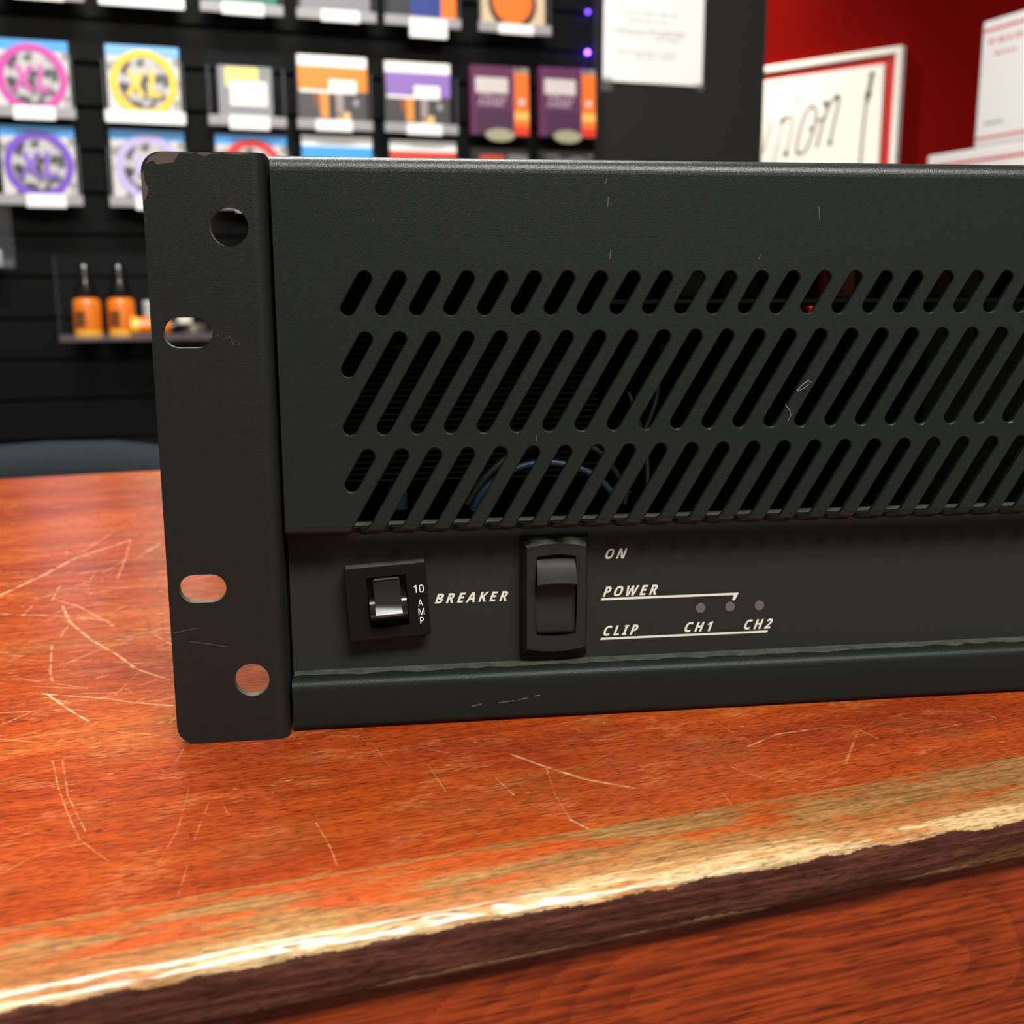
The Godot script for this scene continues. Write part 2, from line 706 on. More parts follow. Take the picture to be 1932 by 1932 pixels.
func scratch_line(im: Image, p0: Vector2, p1: Vector2, w: float, alpha: float, c: Color, r: RandomNumberGenerator) -> void:
	var n := int(maxf(absf(p1.x - p0.x), absf(p1.y - p0.y)) * 1.5) + 1
	var ph := r.randf() * 100.0
	for i in n + 1:
		var fade := clampf(0.75 + 0.6 * sin(ph + i * 0.13) * sin(ph * 1.7 + i * 0.051), 0.15, 1.0)
		var p := p0.lerp(p1, float(i) / n) + Vector2(r.randf_range(-0.3, 0.3), r.randf_range(-0.3, 0.3))
		var a := alpha * fade * r.randf_range(0.2, 0.8)
		var h := maxf(w, 0.6)
		for dy in range(-int(ceil(h)), int(ceil(h)) + 1):
			for dx in range(-int(ceil(h)), int(ceil(h)) + 1):
				var x := int(p.x) + dx
				var y := int(p.y) + dy
				var d := Vector2(x + 0.5, y + 0.5).distance_to(p)
				if d < h and x >= 0 and y >= 0 and x < im.get_width() and y < im.get_height():
					im.set_pixel(x, y, im.get_pixel(x, y).lerp(c, a * minf(1.0, 1.5 * (1.0 - d / h))))


func wood_top() -> ImageTexture:
	var w := 1792
	var h := 2016
	var big := field(w, h, 1, 0.0035, 3, 3)
	var streak := field(w, h, 2, 0.035, 12, 4)
	var pore := field(w, h, 4, 0.4, 9, 2)
	var stain := field(w, h, 5, 0.008, 2, 4)
	var scuff := field(w, h, 6, 0.02, 2, 4)
	var bytes := PackedByteArray()
	bytes.resize(w * h * 3)
	var dark := Vector3(138, 46, 15)
	var mid := Vector3(180, 74, 25)
	var light := Vector3(208, 106, 40)
	var brown := Vector3(140, 84, 42)
	var haze := Vector3(212, 136, 90)
	for i in w * h:
		var t := big[i] * 0.0028 + streak[i] * 0.0019 - 0.12
		var c := dark.lerp(mid, clampf(t * 2.0, 0, 1)) if t < 0.5 else mid.lerp(light, clampf(t * 2.0 - 1.0, 0, 1))
		var p := pore[i]
		if p > 150:
			c *= 1.0 - (p - 150) * 0.0035
		var s := stain[i]
		if s > 156:
			c = c.lerp(brown, minf(0.3, (s - 156) * 0.010) * (0.4 + p * 0.004))
		var u := scuff[i]
		if u > 158 and p < 140:
			c = c.lerp(haze, minf(0.4, (u - 158) * 0.012))
		bytes[i * 3] = int(clampf(c.x, 0, 255))
		bytes[i * 3 + 1] = int(clampf(c.y, 0, 255))
		bytes[i * 3 + 2] = int(clampf(c.z, 0, 255))
	var im := Image.create_from_data(w, h, false, Image.FORMAT_RGB8, bytes)
	var kx := w / CW
	var kz := h / CD
	var r := RandomNumberGenerator.new()
	r.seed = 11
	var pale := Color(0.97, 0.78, 0.62)
	for l in scratches():
		for i in range(2, l.size() - 3, 2):
			scratch_line(im, Vector2((l[i] - CX0) * kx, (l[i + 1] - CZ0) * kz), Vector2((l[i + 2] - CX0) * kx, (l[i + 3] - CZ0) * kz), l[0] * (3.2 if l[0] >= 0.6 and l[1] < 0.6 else 2.0), l[1] * 1.25, pale, r)
	# the lesser scuffs between them
	for i in 900:
		var p := Vector2(r.randf() * w, r.randf() * h)
		if i % 3 == 0:
			p = Vector2(w * r.randf_range(0.2, 0.42), h * r.randf_range(0.4, 0.85))
		var a := r.randf_range(-0.9, 0.9) if r.randf() < 0.7 else r.randf() * TAU
		var q := p + Vector2.from_angle(a) * pow(r.randf(), 2.5) * 120.0
		scratch_line(im, p, q, 1.0 if i % 3 else 1.9, r.randf_range(0.1, 0.55), pale, r)
	for i in 700:
		var p := Vector2(r.randf() * w, r.randf() * h)
		scratch_line(im, p, p + Vector2(r.randf_range(-5, 5), r.randf_range(-1.5, 1.5)), r.randf_range(1.0, 2.4), r.randf_range(0.1, 0.5), pale, r)
	# knots and specks
	for k in [[-16.5, 38.5, 0.55, 0.5], [-26, 35, 0.9, 0.12], [40.5, 14.5, 0.4, 0.9]]:
		for j in 14:
			var p: Vector2 = Vector2((k[0] - CX0) * kx, (k[1] - CZ0) * kz) + Vector2(r.randf_range(-1, 1), r.randf_range(-0.7, 0.7)) * k[2] * 2.8
			scratch_line(im, p, p + Vector2(r.randf_range(-2, 2), 0), k[2] * 2.0, k[3], Color(0.16, 0.07, 0.05), r)
	return texture(im)


func wood_detail() -> ImageTexture:
	var n := 1024
	var a := field(n, n, 31, 0.35, 14, 2)
	var b := field(n, n, 32, 0.12, 20, 2)
	var bytes := PackedByteArray()
	bytes.resize(n * n)
	for i in n * n:
		bytes[i] = int(clampf(255 - maxf(0, a[i] - 132) * 1.25 - maxf(0, b[i] - 130) * 0.5, 110, 255))
	var im := Image.create_from_data(n, n, false, Image.FORMAT_L8, bytes)
	im.convert(Image.FORMAT_RGB8)
	return texture(im)


# along the solid edge: bare wood and old varnish on top, bare arris with its highlight painted in, dark stain on the face
func wood_band() -> ImageTexture:
	var w := 1536
	var h := 160
	var patch := field(w, h, 41, 0.02, 3, 4)
	var streak := field(w, h, 42, 0.12, 16, 3)
	var fine := field(w, h, 43, 0.4, 8, 2)
	var edge := field(w, 4, 44, 0.02, 1, 4)
	var bytes := PackedByteArray()
	bytes.resize(w * h * 3)
	var tan := Vector3(170, 122, 70)
	var tan2 := Vector3(144, 98, 52)
	var varnish := Vector3(184, 80, 30)
	var bare := Vector3(208, 178, 130)  # bare wood, paled to cream for the arris highlight
	var stain := Vector3(74, 38, 28)
	var stain2 := Vector3(102, 58, 42)
	for y in h:
		# millimetres along the outline: 0 at the seam, 19 at the arris, 33 at the lower edge
		var mm := y * 34.0 / h
		for x in w:
			var i := y * w + x
			var e := (edge[x] - 128) * 0.005
			var c: Vector3
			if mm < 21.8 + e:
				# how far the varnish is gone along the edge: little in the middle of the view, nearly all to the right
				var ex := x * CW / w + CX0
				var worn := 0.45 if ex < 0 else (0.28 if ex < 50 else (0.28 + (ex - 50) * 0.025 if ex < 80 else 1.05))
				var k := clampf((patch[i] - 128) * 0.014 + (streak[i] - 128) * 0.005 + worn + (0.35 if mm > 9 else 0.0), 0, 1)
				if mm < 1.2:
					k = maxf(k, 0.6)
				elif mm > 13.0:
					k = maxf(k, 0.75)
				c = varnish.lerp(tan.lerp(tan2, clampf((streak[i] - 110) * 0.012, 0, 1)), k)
				c = c.lerp(bare, clampf((streak[i] - 128) * 0.012 + (patch[i] - 128) * 0.008 + (mm - 17.5) * 0.3 + (fine[i] - 128) * 0.006, 0, 0.85))  # worn wood plus a painted highlight, paler towards the arris
			else:
				c = stain.lerp(stain2, clampf((streak[i] - 100) * 0.012, 0, 1))
				if mm > 29.3 + e * 0.8 and streak[i] + patch[i] > 225:
					c = c.lerp(Vector3(158, 118, 82), 0.75)
				elif patch[i] > 178 and mm > 27:
					c = c.lerp(tan2, 0.35)
			c *= 1.0 - maxf(0, fine[i] - 150) * 0.0035
			bytes[i * 3] = int(clampf(c.x, 0, 255))
			bytes[i * 3 + 1] = int(clampf(c.y, 0, 255))
			bytes[i * 3 + 2] = int(clampf(c.z, 0, 255))
	return texture(Image.create_from_data(w, h, false, Image.FORMAT_RGB8, bytes))


func wood_front() -> ImageTexture:
	var w := 1024
	var h := 512
	var arch := field(w, h, 51, 0.004, 2, 2)
	var streak := field(w, h, 52, 0.3, 26, 3)
	var pore := field(w, h, 53, 0.4, 8, 2)
	var bytes := PackedByteArray()
	bytes.resize(w * h * 3)
	var dark := Vector3(112, 38, 13)
	var light := Vector3(166, 66, 24)
	for i in w * h:
		var y := i / w
		var f := arch[i] * 0.055 + y * 0.006
		var saw := f - floorf(f)
		var t := clampf(saw * 0.45 + 0.2 + (streak[i] - 128) * 0.007, 0, 1)
		var c := light.lerp(dark, t)
		c *= 1.0 - maxf(0, pore[i] - 150) * 0.004
		bytes[i * 3] = int(clampf(c.x, 0, 255))
		bytes[i * 3 + 1] = int(clampf(c.y, 0, 255))
		bytes[i * 3 + 2] = int(clampf(c.z, 0, 255))
	return texture(Image.create_from_data(w, h, false, Image.FORMAT_RGB8, bytes))


func counter() -> void:
	var t := thing("shop_counter", "scratched red-brown wooden counter with a worn rounded front edge", "counter", Vector3(0, 0, 0))
	var det := wood_detail()
	var wood := mat(Color.WHITE, 0.25)
	wood.metallic_specular = 0.5
	wood.albedo_texture = wood_top()
	wood.albedo_color = Color(0.925, 0.925, 0.925)
	wood.detail_enabled = true
	wood.detail_blend_mode = BaseMaterial3D.BLEND_MODE_MUL
	wood.detail_albedo = det
	wood.detail_uv_layer = BaseMaterial3D.DETAIL_UV_2
	wood.uv2_scale = Vector3.ONE
	var x0 := -1200.0
	var x1 := 1300.0
	var y := TOP
	# the top board
	var s := Shape.new()
	var c := [Vector3(x0, y, CZ0), Vector3(x1, y, CZ0), Vector3(x1, y, 69), Vector3(x0, y, 69)]
	var uvs := []
	for p in c:
		uvs.append(Vector2((p.x - CX0) / CW, (p.z - CZ0) / CD))
	s.quad(c[0], c[1], c[2], c[3], uvs[0], uvs[1], uvs[2], uvs[3])
	var d := Vector3(0, -30, 0)
	for i in 4:
		var j := (i + 1) % 4
		s.quad(c[j], c[i], c[i] + d, c[j] + d, uvs[j], uvs[i], uvs[i] + Vector2(0.02, 0.06), uvs[j] + Vector2(0.02, 0.06))
	s.quad(c[3] + d, c[2] + d, c[1] + d, c[0] + d)
	for p in s.v:
		s.uv2.append(Vector2(p.x, p.z) / 90.0)
	part(t, "top_board", s, wood)

	# the solid edge: rounded arris worn uneven, a small drop below it
	var prof := []
	prof.append(Vector2(69.05, 0.0))
	prof.append(Vector2(76, 0.0))
	prof.append(Vector2(82, -0.05))
	for k in 9:
		var a := PI / 2 * (1.0 - k / 8.0)
		prof.append(Vector2(86.8 + 3.5 * cos(a), -3.2 + 3.1 * sin(a)))
	prof.append(Vector2(90.4, -6.0))
	prof.append(Vector2(90.4, -9.6))
	prof.append(Vector2(90.1, -10.6))
	prof.append(Vector2(89.0, -11.2))
	prof.append(Vector2(69.05, -11.2))
	var run := [0.0]
	for i in prof.size() - 1:
		run.append(run[i] + prof[i].distance_to(prof[i + 1]))
	var wear := noise(61, 0.03, 4)
	var fine := noise(62, 0.25, 2)
	var xs := []
	var x := x0
	while x < x1:
		xs.append(x)
		x += 1.5 if x > -60 and x < 230 else 40.0
	xs.append(x1)
	s = Shape.new()
	s.sg = 0
	var rows := []
	for xx in xs:
		var l := PackedVector3Array()
		for i in prof.size():
			var p: Vector2 = prof[i]
			var k := 1.0 if i >= 3 and i <= 11 else (0.5 if i == 12 or i == 13 else 0.0)
			var e := k * (wear.get_noise_2d(xx, i * 1.5) * 0.9 + fine.get_noise_2d(xx, i * 4.0) * 0.22)
			# two chips in the arris
			for chip in [[38.0, 5.0, 0.9], [14.0, 10.0, 0.6], [49.0, 3.0, 0.5]]:
				var q: float = (xx - chip[0]) / chip[1]
				if absf(q) < 1.0 and i >= 6 and i <= 12:
					e -= chip[2] * (1.0 - q * q)
			l.append(Vector3(xx, y + p.y + e * 0.35, p.x + e * 0.6))
		rows.append(l)
	for r in rows.size() - 1:
		for i in prof.size() - 1:
			var ua := Vector2((rows[r][i].x - CX0) / CW, run[i] / 34.0)
			var ub := Vector2((rows[r + 1][i].x - CX0) / CW, run[i] / 34.0)
			var uc := Vector2(ub.x, run[i + 1] / 34.0)
			var ud := Vector2(ua.x, run[i + 1] / 34.0)
			s.quad(rows[r][i], rows[r + 1][i], rows[r + 1][i + 1], rows[r][i + 1], ua, ub, uc, ud)
	for i in s.v.size():
		s.uv2.append(Vector2(s.v[i].x / 90.0, s.uv[i].y * 0.4))
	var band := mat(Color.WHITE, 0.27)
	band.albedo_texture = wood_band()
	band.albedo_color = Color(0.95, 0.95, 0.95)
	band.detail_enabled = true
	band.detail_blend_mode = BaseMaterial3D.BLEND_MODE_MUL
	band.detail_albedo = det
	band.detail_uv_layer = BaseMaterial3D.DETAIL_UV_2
	part(t, "edge_band", s, band, "solid wood edge, bare wood with a painted pale highlight on its arris, dark brown on its face")

	# the front panel below it
	var fm := mat(Color.WHITE, 0.4)
	fm.albedo_texture = wood_front()
	fm.albedo_color = Color(0.92, 0.92, 0.92)
	s = Shape.new()
	var zf := 86.5
	s.quad(Vector3(x0, y - 11.2, zf), Vector3(x1, y - 11.2, zf), Vector3(x1, 80, zf), Vector3(x0, 80, zf),
		Vector2((x0 - CX0) / 430, 0), Vector2((x1 - CX0) / 430, 0), Vector2((x1 - CX0) / 430, 4.0), Vector2((x0 - CX0) / 430, 4.0))
	s.quad(Vector3(x1, y - 11.2, 70), Vector3(x0, y - 11.2, 70), Vector3(x0, 80, 70), Vector3(x1, 80, 70))
	for xx in [x0, x1]:
		s.quad(Vector3(xx, y - 11.2, 70), Vector3(xx, y - 11.2, zf), Vector3(xx, 80, zf), Vector3(xx, 80, 70))
	part(t, "front_panel", s, fm)
	var plain := mat(Color(0.45, 0.19, 0.09), 0.5)
	for k in [x0 + 9, x1 - 9]:
		s = Shape.new()
		s.box(Vector3(k, 465, -170), Vector3(18, 930, 478), 1)
		part(t, "side_panel", s, plain)
	s = Shape.new()
	s.box(Vector3(50, 40, 40), Vector3(2400, 80, 50), 1)
	part(t, "plinth", s, M.black)


# ---------------------------------------------------------------- amplifier

func capsule_edge(s: float, top: Vector2, bot: Vector2, r: float, side: float) -> float:
	# x of the left (-1) or right (+1) edge of a slanted slot at height s
	var ax := (top - bot).normalized()
	var n := Vector2(ax.y, -ax.x) * side
	# the straight edge
	var a := bot + n * r
	var b := top + n * r
	if s >= minf(a.y, b.y) and s <= maxf(a.y, b.y):
		return a.x + (b.x - a.x) * (s - a.y) / (b.y - a.y)
	var c := top if s > maxf(a.y, b.y) else bot
	var dy := clampf(s - c.y, -r, r)
	return c.x + side * sqrt(maxf(0.0, r * r - dy * dy))


func bent(x: float, s: float, d: float) -> Vector3:
	# the cover sheet: flat between s = 50.8 and s = 129, bent back above and below; d is the depth below its face
	var zf := -2.5
	var rt := 3.4
	var rb := 2.7
	if s > 129.0:
		var a := (s - 129.0) / rt
		if a > PI / 2:
			return Vector3(x, 129.0 + rt - d, zf - rt - (a - PI / 2) * rt)
		return Vector3(x, 129.0 + (rt - d) * sin(a), zf - rt + (rt - d) * cos(a))
	if s < 50.8:
		var a := (50.8 - s) / rb
		if a > PI / 2:
			return Vector3(x, 50.8 - rb + d, zf - rb - (a - PI / 2) * rb)
		return Vector3(x, 50.8 - (rb - d) * sin(a), zf - rb + (rb - d) * cos(a))
	return Vector3(x, s, zf - d)


func vent_cover(t: Node3D) -> void:
	var left := 26.3
	var right := 456.3
	var pitch := 7.605
	var r := 1.62
	var ch := 0.28
	var ro := r + ch
	var tan_a := 0.5774
	var last := 432.0
	# [top centre x, top centre y, bottom centre y] for each slot of each row
	var slots := []
	var k := 0
	while 45.68 + k * pitch < last + 5:
		slots.append([45.68 + k * pitch, 106.3, 99.8])
		k += 1
	slots.append([45.5, 93.0, 86.35])
	k = 0
	while 53.1 + k * pitch < last + 12:
		slots.append([53.1 + k * pitch, 93.0, 73.2])
		k += 1
	slots.append([45.4, 66.6, 60.1])
	k = 0
	while 53.0 + k * pitch < last + 12:
		slots.append([53.0 + k * pitch, 66.6, 46.4])
		k += 1
	var levels := {}
	for y in [106.3, 99.8, 93.0, 86.35, 73.2, 66.6, 60.1, 46.4]:
		for a in [-90, -70, -50, -30, -10, 10, 30, 50, 70, 90]:
			levels[snappedf(y + ro * sin(deg_to_rad(a)), 0.001)] = true
	for i in 9:
		levels[snappedf(50.8 - 2.7 * PI / 2 * i / 8.0, 0.001)] = true
		levels[snappedf(129.0 + 3.4 * PI / 2 * i / 8.0, 0.001)] = true
	levels[43.6] = true
	levels[129.0 + 3.4 * PI / 2 + 350.0] = true
	var ys := levels.keys()
	ys.sort()
	var s := Shape.new()
	var edges := []
	for sl in slots:
		var top := Vector2(sl[0], sl[1])
		var bot := Vector2(sl[0] - tan_a * (sl[1] - sl[2]), sl[2])
		edges.append([bot.y - ro, top.y + ro, top, bot])
	for i in ys.size() - 1:
		var a: float = ys[i]
		var b: float = ys[i + 1]
		if b - a < 0.0005:
			continue
		# curved strips are smooth, the flat face is flat
		var curved := 1 if b > 129.001 and b < 134.4 else (2 if b < 50.801 and a > 46.5 else -1)
		var cuts := []
		for e in edges:
			if e[0] <= a + 0.002 and e[1] >= b - 0.002:
				cuts.append([capsule_edge(a, e[2], e[3], ro, -1), capsule_edge(a, e[2], e[3], ro, 1), capsule_edge(b, e[2], e[3], ro, -1), capsule_edge(b, e[2], e[3], ro, 1)])
		cuts.sort_custom(func(p, q): return p[0] < q[0])
		var xa := left
		var xb := left
		for c in cuts + [[right, right, right, right]]:
			s.sg = curved
			s.quad(bent(xb, b, 0), bent(c[2], b, 0), bent(c[0], a, 0), bent(xa, a, 0))
			s.sg = -1
			s.quad(bent(xa, a, 1.4), bent(c[0], a, 1.4), bent(c[2], b, 1.4), bent(xb, b, 1.4))
			xa = c[1]
			xb = c[3]
		# the two ends of the sheet
		for x in [left, right]:
			s.quad(bent(x, a, 0), bent(x, a, 1.4), bent(x, b, 1.4), bent(x, b, 0))
	# the walls of the slots, with a softened rim
	for e in edges:
		var inside := []
		for y in ys:
			if y >= e[0] - 0.002 and y <= e[1] + 0.002:
				inside.append(y)
		var loop := PackedVector2Array()
		for y in inside:
			loop.append(Vector2(capsule_edge(y, e[2], e[3], ro, 1), y))
		inside.reverse()
		for y in inside.slice(1, inside.size() - 1):
			loop.append(Vector2(capsule_edge(y, e[2], e[3], ro, -1), y))
		var l0 := PackedVector3Array()
		var l1 := PackedVector3Array()
		var l2 := PackedVector3Array()
		for p in loop:
			var q := Geometry2D.get_closest_point_to_segment(p, e[2], e[3])
			var w := q + (p - q) * (r / ro)
			l0.append(bent(p.x, p.y, 0))
			l1.append(bent(w.x, w.y, ch))
			l2.append(bent(w.x, w.y, 1.4))
		s.sg = 4
		s.loft(l0, l1)
		s.sg = 5
		s.loft(l1, l2)
	s.sg = -1
	part(t, "vent_cover", s, M.paint, "black top cover with rows of slanted vent slots")


func rack_ear(t: Node3D, mirror: bool) -> void:
	var n := Node3D.new()
	n.name = "rack_ear"
	t.add_child(n, true)
	var f := func(p: Vector3) -> Vector3: return Vector3(482.6 - p.x, p.y, p.z) if mirror else p
	var thick := 2.4
	var y0 := 0.75
	var y1 := 132.4
	var bend := 22.6
	var holes := [
		[stadium(Vector2(17.45, 15.6), 0.0, 3.95), Vector2(17.45, 15.6), y0, 26.0],
		[stadium(Vector2(7.6, 37.8), 1.95, 3.25), Vector2(7.6, 37.8), 26.0, 66.5],
		[stadium(Vector2(7.6, 94.9), 1.95, 3.25), Vector2(7.6, 94.9), 66.5, 106.0],
		[stadium(Vector2(17.45, 117.1), 0.0, 4.05), Vector2(17.45, 117.1), 106.0, y1]]
	var s := Shape.new()
	var rim := []
	for h in holes:
		var cell := PackedVector2Array()
		var rr := 4.2
		if h[2] == y0:
			for k in 7:
				cell.append(Vector2(rr, y0 + rr) + Vector2.from_angle(PI + PI / 2 * k / 6) * rr)
		else:
			cell.append(Vector2(0, h[2]))
		cell.append(Vector2(bend, h[2]))
		cell.append(Vector2(bend, h[3]))
		if h[3] == y1:
			for k in 7:
				cell.append(Vector2(rr, y1 - rr) + Vector2.from_angle(PI / 2 + PI / 2 * k / 6) * rr)
		else:
			cell.append(Vector2(0, h[3]))
		s.ring(cell, h[0], h[1], 0.0, true)
		s.ring(cell, h[0], h[1], -thick, false)
		# outer edge of the sheet
		for i in cell.size():
			var a := cell[i]
			var b := cell[(i + 1) % cell.size()]
			if a.x >= bend - 0.01 and b.x >= bend - 0.01:
				continue
			if absf(a.y - b.y) < 0.01 and a.y > y0 + 0.1 and a.y < y1 - 0.1:
				continue
			s.quad(Vector3(a.x, a.y, 0), Vector3(b.x, b.y, 0), Vector3(b.x, b.y, -thick), Vector3(a.x, a.y, -thick))
		var w := Shape.new()
		w.sg = 0
		var l0 := PackedVector3Array()
		var l1 := PackedVector3Array()
		for p in h[0]:
			l0.append(f.call(Vector3(p.x, p.y, 0.02)))
			l1.append(f.call(Vector3(p.x, p.y, -thick)))
		w.loft(l0, l1)
		rim.append(w)
	# the bend back along the side of the chassis
	var outer := []
	var inner := []
	for k in 9:
		var a := PI / 2 * k / 8.0
		outer.append(Vector2(bend + 2.9 * sin(a), -2.9 + 2.9 * cos(a)))
		inner.append(Vector2(bend + 0.5 * sin(a), -2.9 + 0.5 * cos(a)))
	outer.append(Vector2(bend + 2.9, -60))
	inner.append(Vector2(bend + 0.5, -60))
	for k in outer.size() - 1:
		s.sg = 5
		var a: Vector2 = outer[k]
		var b: Vector2 = outer[k + 1]
		s.quad(Vector3(a.x, y1, a.y), Vector3(b.x, y1, b.y), Vector3(b.x, y0, b.y), Vector3(a.x, y0, a.y))
		s.sg = 6
		var c: Vector2 = inner[k]
		var d: Vector2 = inner[k + 1]
		s.quad(Vector3(c.x, y0, c.y), Vector3(d.x, y0, d.y), Vector3(d.x, y1, d.y), Vector3(c.x, y1, c.y))
		s.sg = -1
		for y in [y0, y1]:
			s.quad(Vector3(a.x, y, a.y), Vector3(c.x, y, c.y), Vector3(d.x, y, d.y), Vector3(b.x, y, b.y))
	for i in s.v.size():
		s.v[i] = f.call(s.v[i])
	part(n, "flange", s, M.ear)
	for w in rim:
		part(n, "hole_rim", w, M.bare)
	if mirror:
		return
	# chipped paint on the upper corner and along the edges
	var chips := [
		[[1.0, 129.6], [2.0, 131.4], [4.2, 132.35], [8.3, 132.35], [7.2, 130.9], [6.7, 130.2], [5.0, 130.0], [3.4, 129.7], [2.6, 130.5], [1.6, 130.2]],
		[[0.05, 122.0], [0.05, 128.0], [0.5, 128.4], [0.7, 126.2], [1.3, 125.0], [1.0, 123.6], [0.6, 122.8]],
		[[11.5, 132.3], [12.0, 131.8], [13.2, 131.5], [14.2, 131.9], [14.6, 132.3]],
		[[17.0, 132.35], [18.0, 132.0], [20.5, 131.9], [22.3, 132.35]]]
	for c in chips:
		var p := PackedVector2Array()
		for q in c:
			p.append(Vector2(q[0], q[1]))
		var w := Shape.new()
		w.prism(p, -0.02, 0.03)
		part(n, "paint_chip", w, M.primer, "brown bare patch where the black paint has chipped")
	# bright worn rim along the top edge
	var e := Shape.new()
	for q in [[4.2, 11.0], [11.6, 16.5], [17.2, 22.4]]:
		e.quad(Vector3(q[0], y1 + 0.03, -0.35), Vector3(q[1], y1 + 0.03, -0.35), Vector3(q[1], y1 - 0.30, 0.035), Vector3(q[0], y1 - 0.30, 0.035))
	part(n, "worn_edge", e, mat(Color(0.66, 0.64, 0.6), 0.4, 0.15))
	var m := mat(Color(0.29, 0.28, 0.26), 0.6)
	for l in [[0.4, 27.6, 6.0, 28.6], [4.0, 25.5, 12.5, 23.8]]:
		var sc := Shape.new()
		ribbon(sc, [Vector2(l[0], l[1]), Vector2((l[0] + l[2]) * 0.5, (l[1] + l[3]) * 0.5 + 0.1), Vector2(l[2], l[3])], 0.12, 0.0, 0.015)
		part(n, "scratch", sc, m, "faint scratch on the rack ear")
	var fl := RandomNumberGenerator.new()
	fl.seed = 17
	for k in 26:
		var q := fl.randf()
		var c := Vector2(12.2 + 6.6 * q, 95.2 - 2.6 * q + fl.randfn(0.0, 0.45))
		var sc := Shape.new()
		var a := fl.randf() * TAU
		var l := fl.randf_range(0.1, 0.5)
		ribbon(sc, [c, c + Vector2.from_angle(a) * l], fl.randf_range(0.06, 0.14), 0.0, 0.012)
		part(n, "dirt_fleck", sc, M.fleck, "pale dirt beside the upper slot")


func amplifier() -> void:
	var t := thing("power_amplifier", "black rack power amplifier with slanted vent slots standing on the wooden counter", "amplifier", Vector3(0, TOP - 0.7, 0), "", AMP_TURN)
	vent_cover(t)
	rack_ear(t, false)
	rack_ear(t, true)
	var left := 26.2
	var right := 456.4
	# recessed control panel with a flange folded back under the cover
	var s := Shape.new()
	s.sweep(PackedVector2Array([Vector2(-16.8, 48.3), Vector2(-11.6, 48.3), Vector2(-11.0, 47.7), Vector2(-11.0, 13.4)]), left, right, [-1, -1, -1])
	s.sweep(PackedVector2Array([Vector2(-12.4, 13.4), Vector2(-12.4, 46.9), Vector2(-16.8, 46.9)]), left, right)
	for x in [left, right]:
		s.quad(Vector3(x, 13.4, -11), Vector3(x, 13.4, -12.4), Vector3(x, 47.7, -12.4), Vector3(x, 47.7, -11))
	var panel := part(t, "control_panel", s, M.panel)
	s = Shape.new()
	s.box(Vector3((left + right) * 0.5, 48.5, -14.2), Vector3(right - left, 0.3, 5.0))
	part(t, "inner_shelf", s, M.galv, "bare metal shelf seen at the lower ends of the vent slots")
	# bottom lip: shelf, rounded arris, face, rounded foot
	var prof := PackedVector2Array([Vector2(-11, 13.4), Vector2(-5.6, 13.4)])
	var gr := [-1]
	for k in 7:
		var a := PI / 2 * k / 6.0
		prof.append(Vector2(-5.6 + 2.4 * sin(a), 11.0 + 2.4 * cos(a)))
		gr.append(3)
	prof.append(Vector2(-3.2, 2.9))
	gr.append(3)
	for k in 6:
		var a := PI / 2 * (k + 1) / 6.0
		prof.append(Vector2(-5.2 + 2.0 * cos(a), 2.9 - 2.0 * sin(a)))
		gr.append(3)
	prof.append(Vector2(-350, 0.9))
	gr.append(-1)
	s = Shape.new()
	s.sweep(prof, left, right, gr)
	for x in [left, right]:
		s.quad(Vector3(x, 13.4, -11), Vector3(x, 13.0, -4.2), Vector3(x, 1.2, -4.2), Vector3(x, 0.9, -11))
	part(t, "bottom_lip", s, M.lip_paint)
	# dust lying on the shelf of the lip, thicker towards the left end
	s = Shape.new()
	var edge := noise(71, 0.08, 3)
	var x := left + 0.4
	while x < 300:
		var w := 3.9 + edge.get_noise_1d(x * 1.4) * 1.5
		var w2 := 3.9 + edge.get_noise_1d((x + 1.0) * 1.4) * 1.5
		s.quad(Vector3(x, 13.45, -10.95), Vector3(x + 1.0, 13.45, -10.95), Vector3(x + 1.0, 13.45, -10.95 + w2), Vector3(x, 13.45, -10.95 + w))
		x += 1.0
	part(t, "dust_film", s, M.dust, "grey-green dust lying on the shelf of the lip")
	# chassis
	s = Shape.new()
	for xx in [left + 0.6, right - 0.6]:
		s.box(Vector3(xx, 66.5, -190), Vector3(1.2, 131, 330))
	s.box(Vector3(241.3, 66.5, -354), Vector3(right - left, 131, 1.6))
	s.box(Vector3(241.3, 1.8, -180), Vector3(right - left, 1.6, 346))
	part(t, "chassis", s, M.inside)
	# lettering
	var z := -10.98
	for w in [["BREAKER", 60.6, 79.1, 28.95, 2.5], ["ON", 102.5, 108.4, 38.6, 2.6], ["POWER", 102.3, 116.8, 28.98, 2.6], ["CLIP", 102.3, 111.8, 18.82, 2.6], ["CH1", 123.2, 131.0, 18.82, 2.6], ["CH2", 138.8, 146.9, 18.82, 2.6]]:
		var o := put(t, "lettering", word(w[0], bold, w[1], w[2], w[3], w[4], 0.36, 0.05, 13), M.ink, "printed word " + w[0])
		o.position.z = z * 0.001
	s = Shape.new()
	s.prism(PackedVector2Array([Vector2(101.8, 28.05), Vector2(136.1, 28.05), Vector2(135.7, 26.7), Vector2(136.4, 26.7), Vector2(137.35, 28.62), Vector2(102.05, 28.62)]), z, z + 0.05)
	part(t, "printed_line", s, M.ink)
	s = Shape.new()
	s.prism(PackedVector2Array([Vector2(101.8, 17.8), Vector2(145.2, 17.8), Vector2(145.5, 18.32), Vector2(102.05, 18.32)]), z, z + 0.05)
	part(t, "printed_line", s, M.ink)
	for cx in [127.5, 135.2, 142.9]:
		s = Shape.new()
		s.prism(circle(Vector2(cx, 25.0), 1.28), -11.5, -10.86, 0.06)
		part(t, "indicator_lens", s, M.lens, "unlit grey indicator lens")
	breaker(t)
	power_switch(t)
	innards(t)
	# small nicks in the paint of the cover
	s = Shape.new()
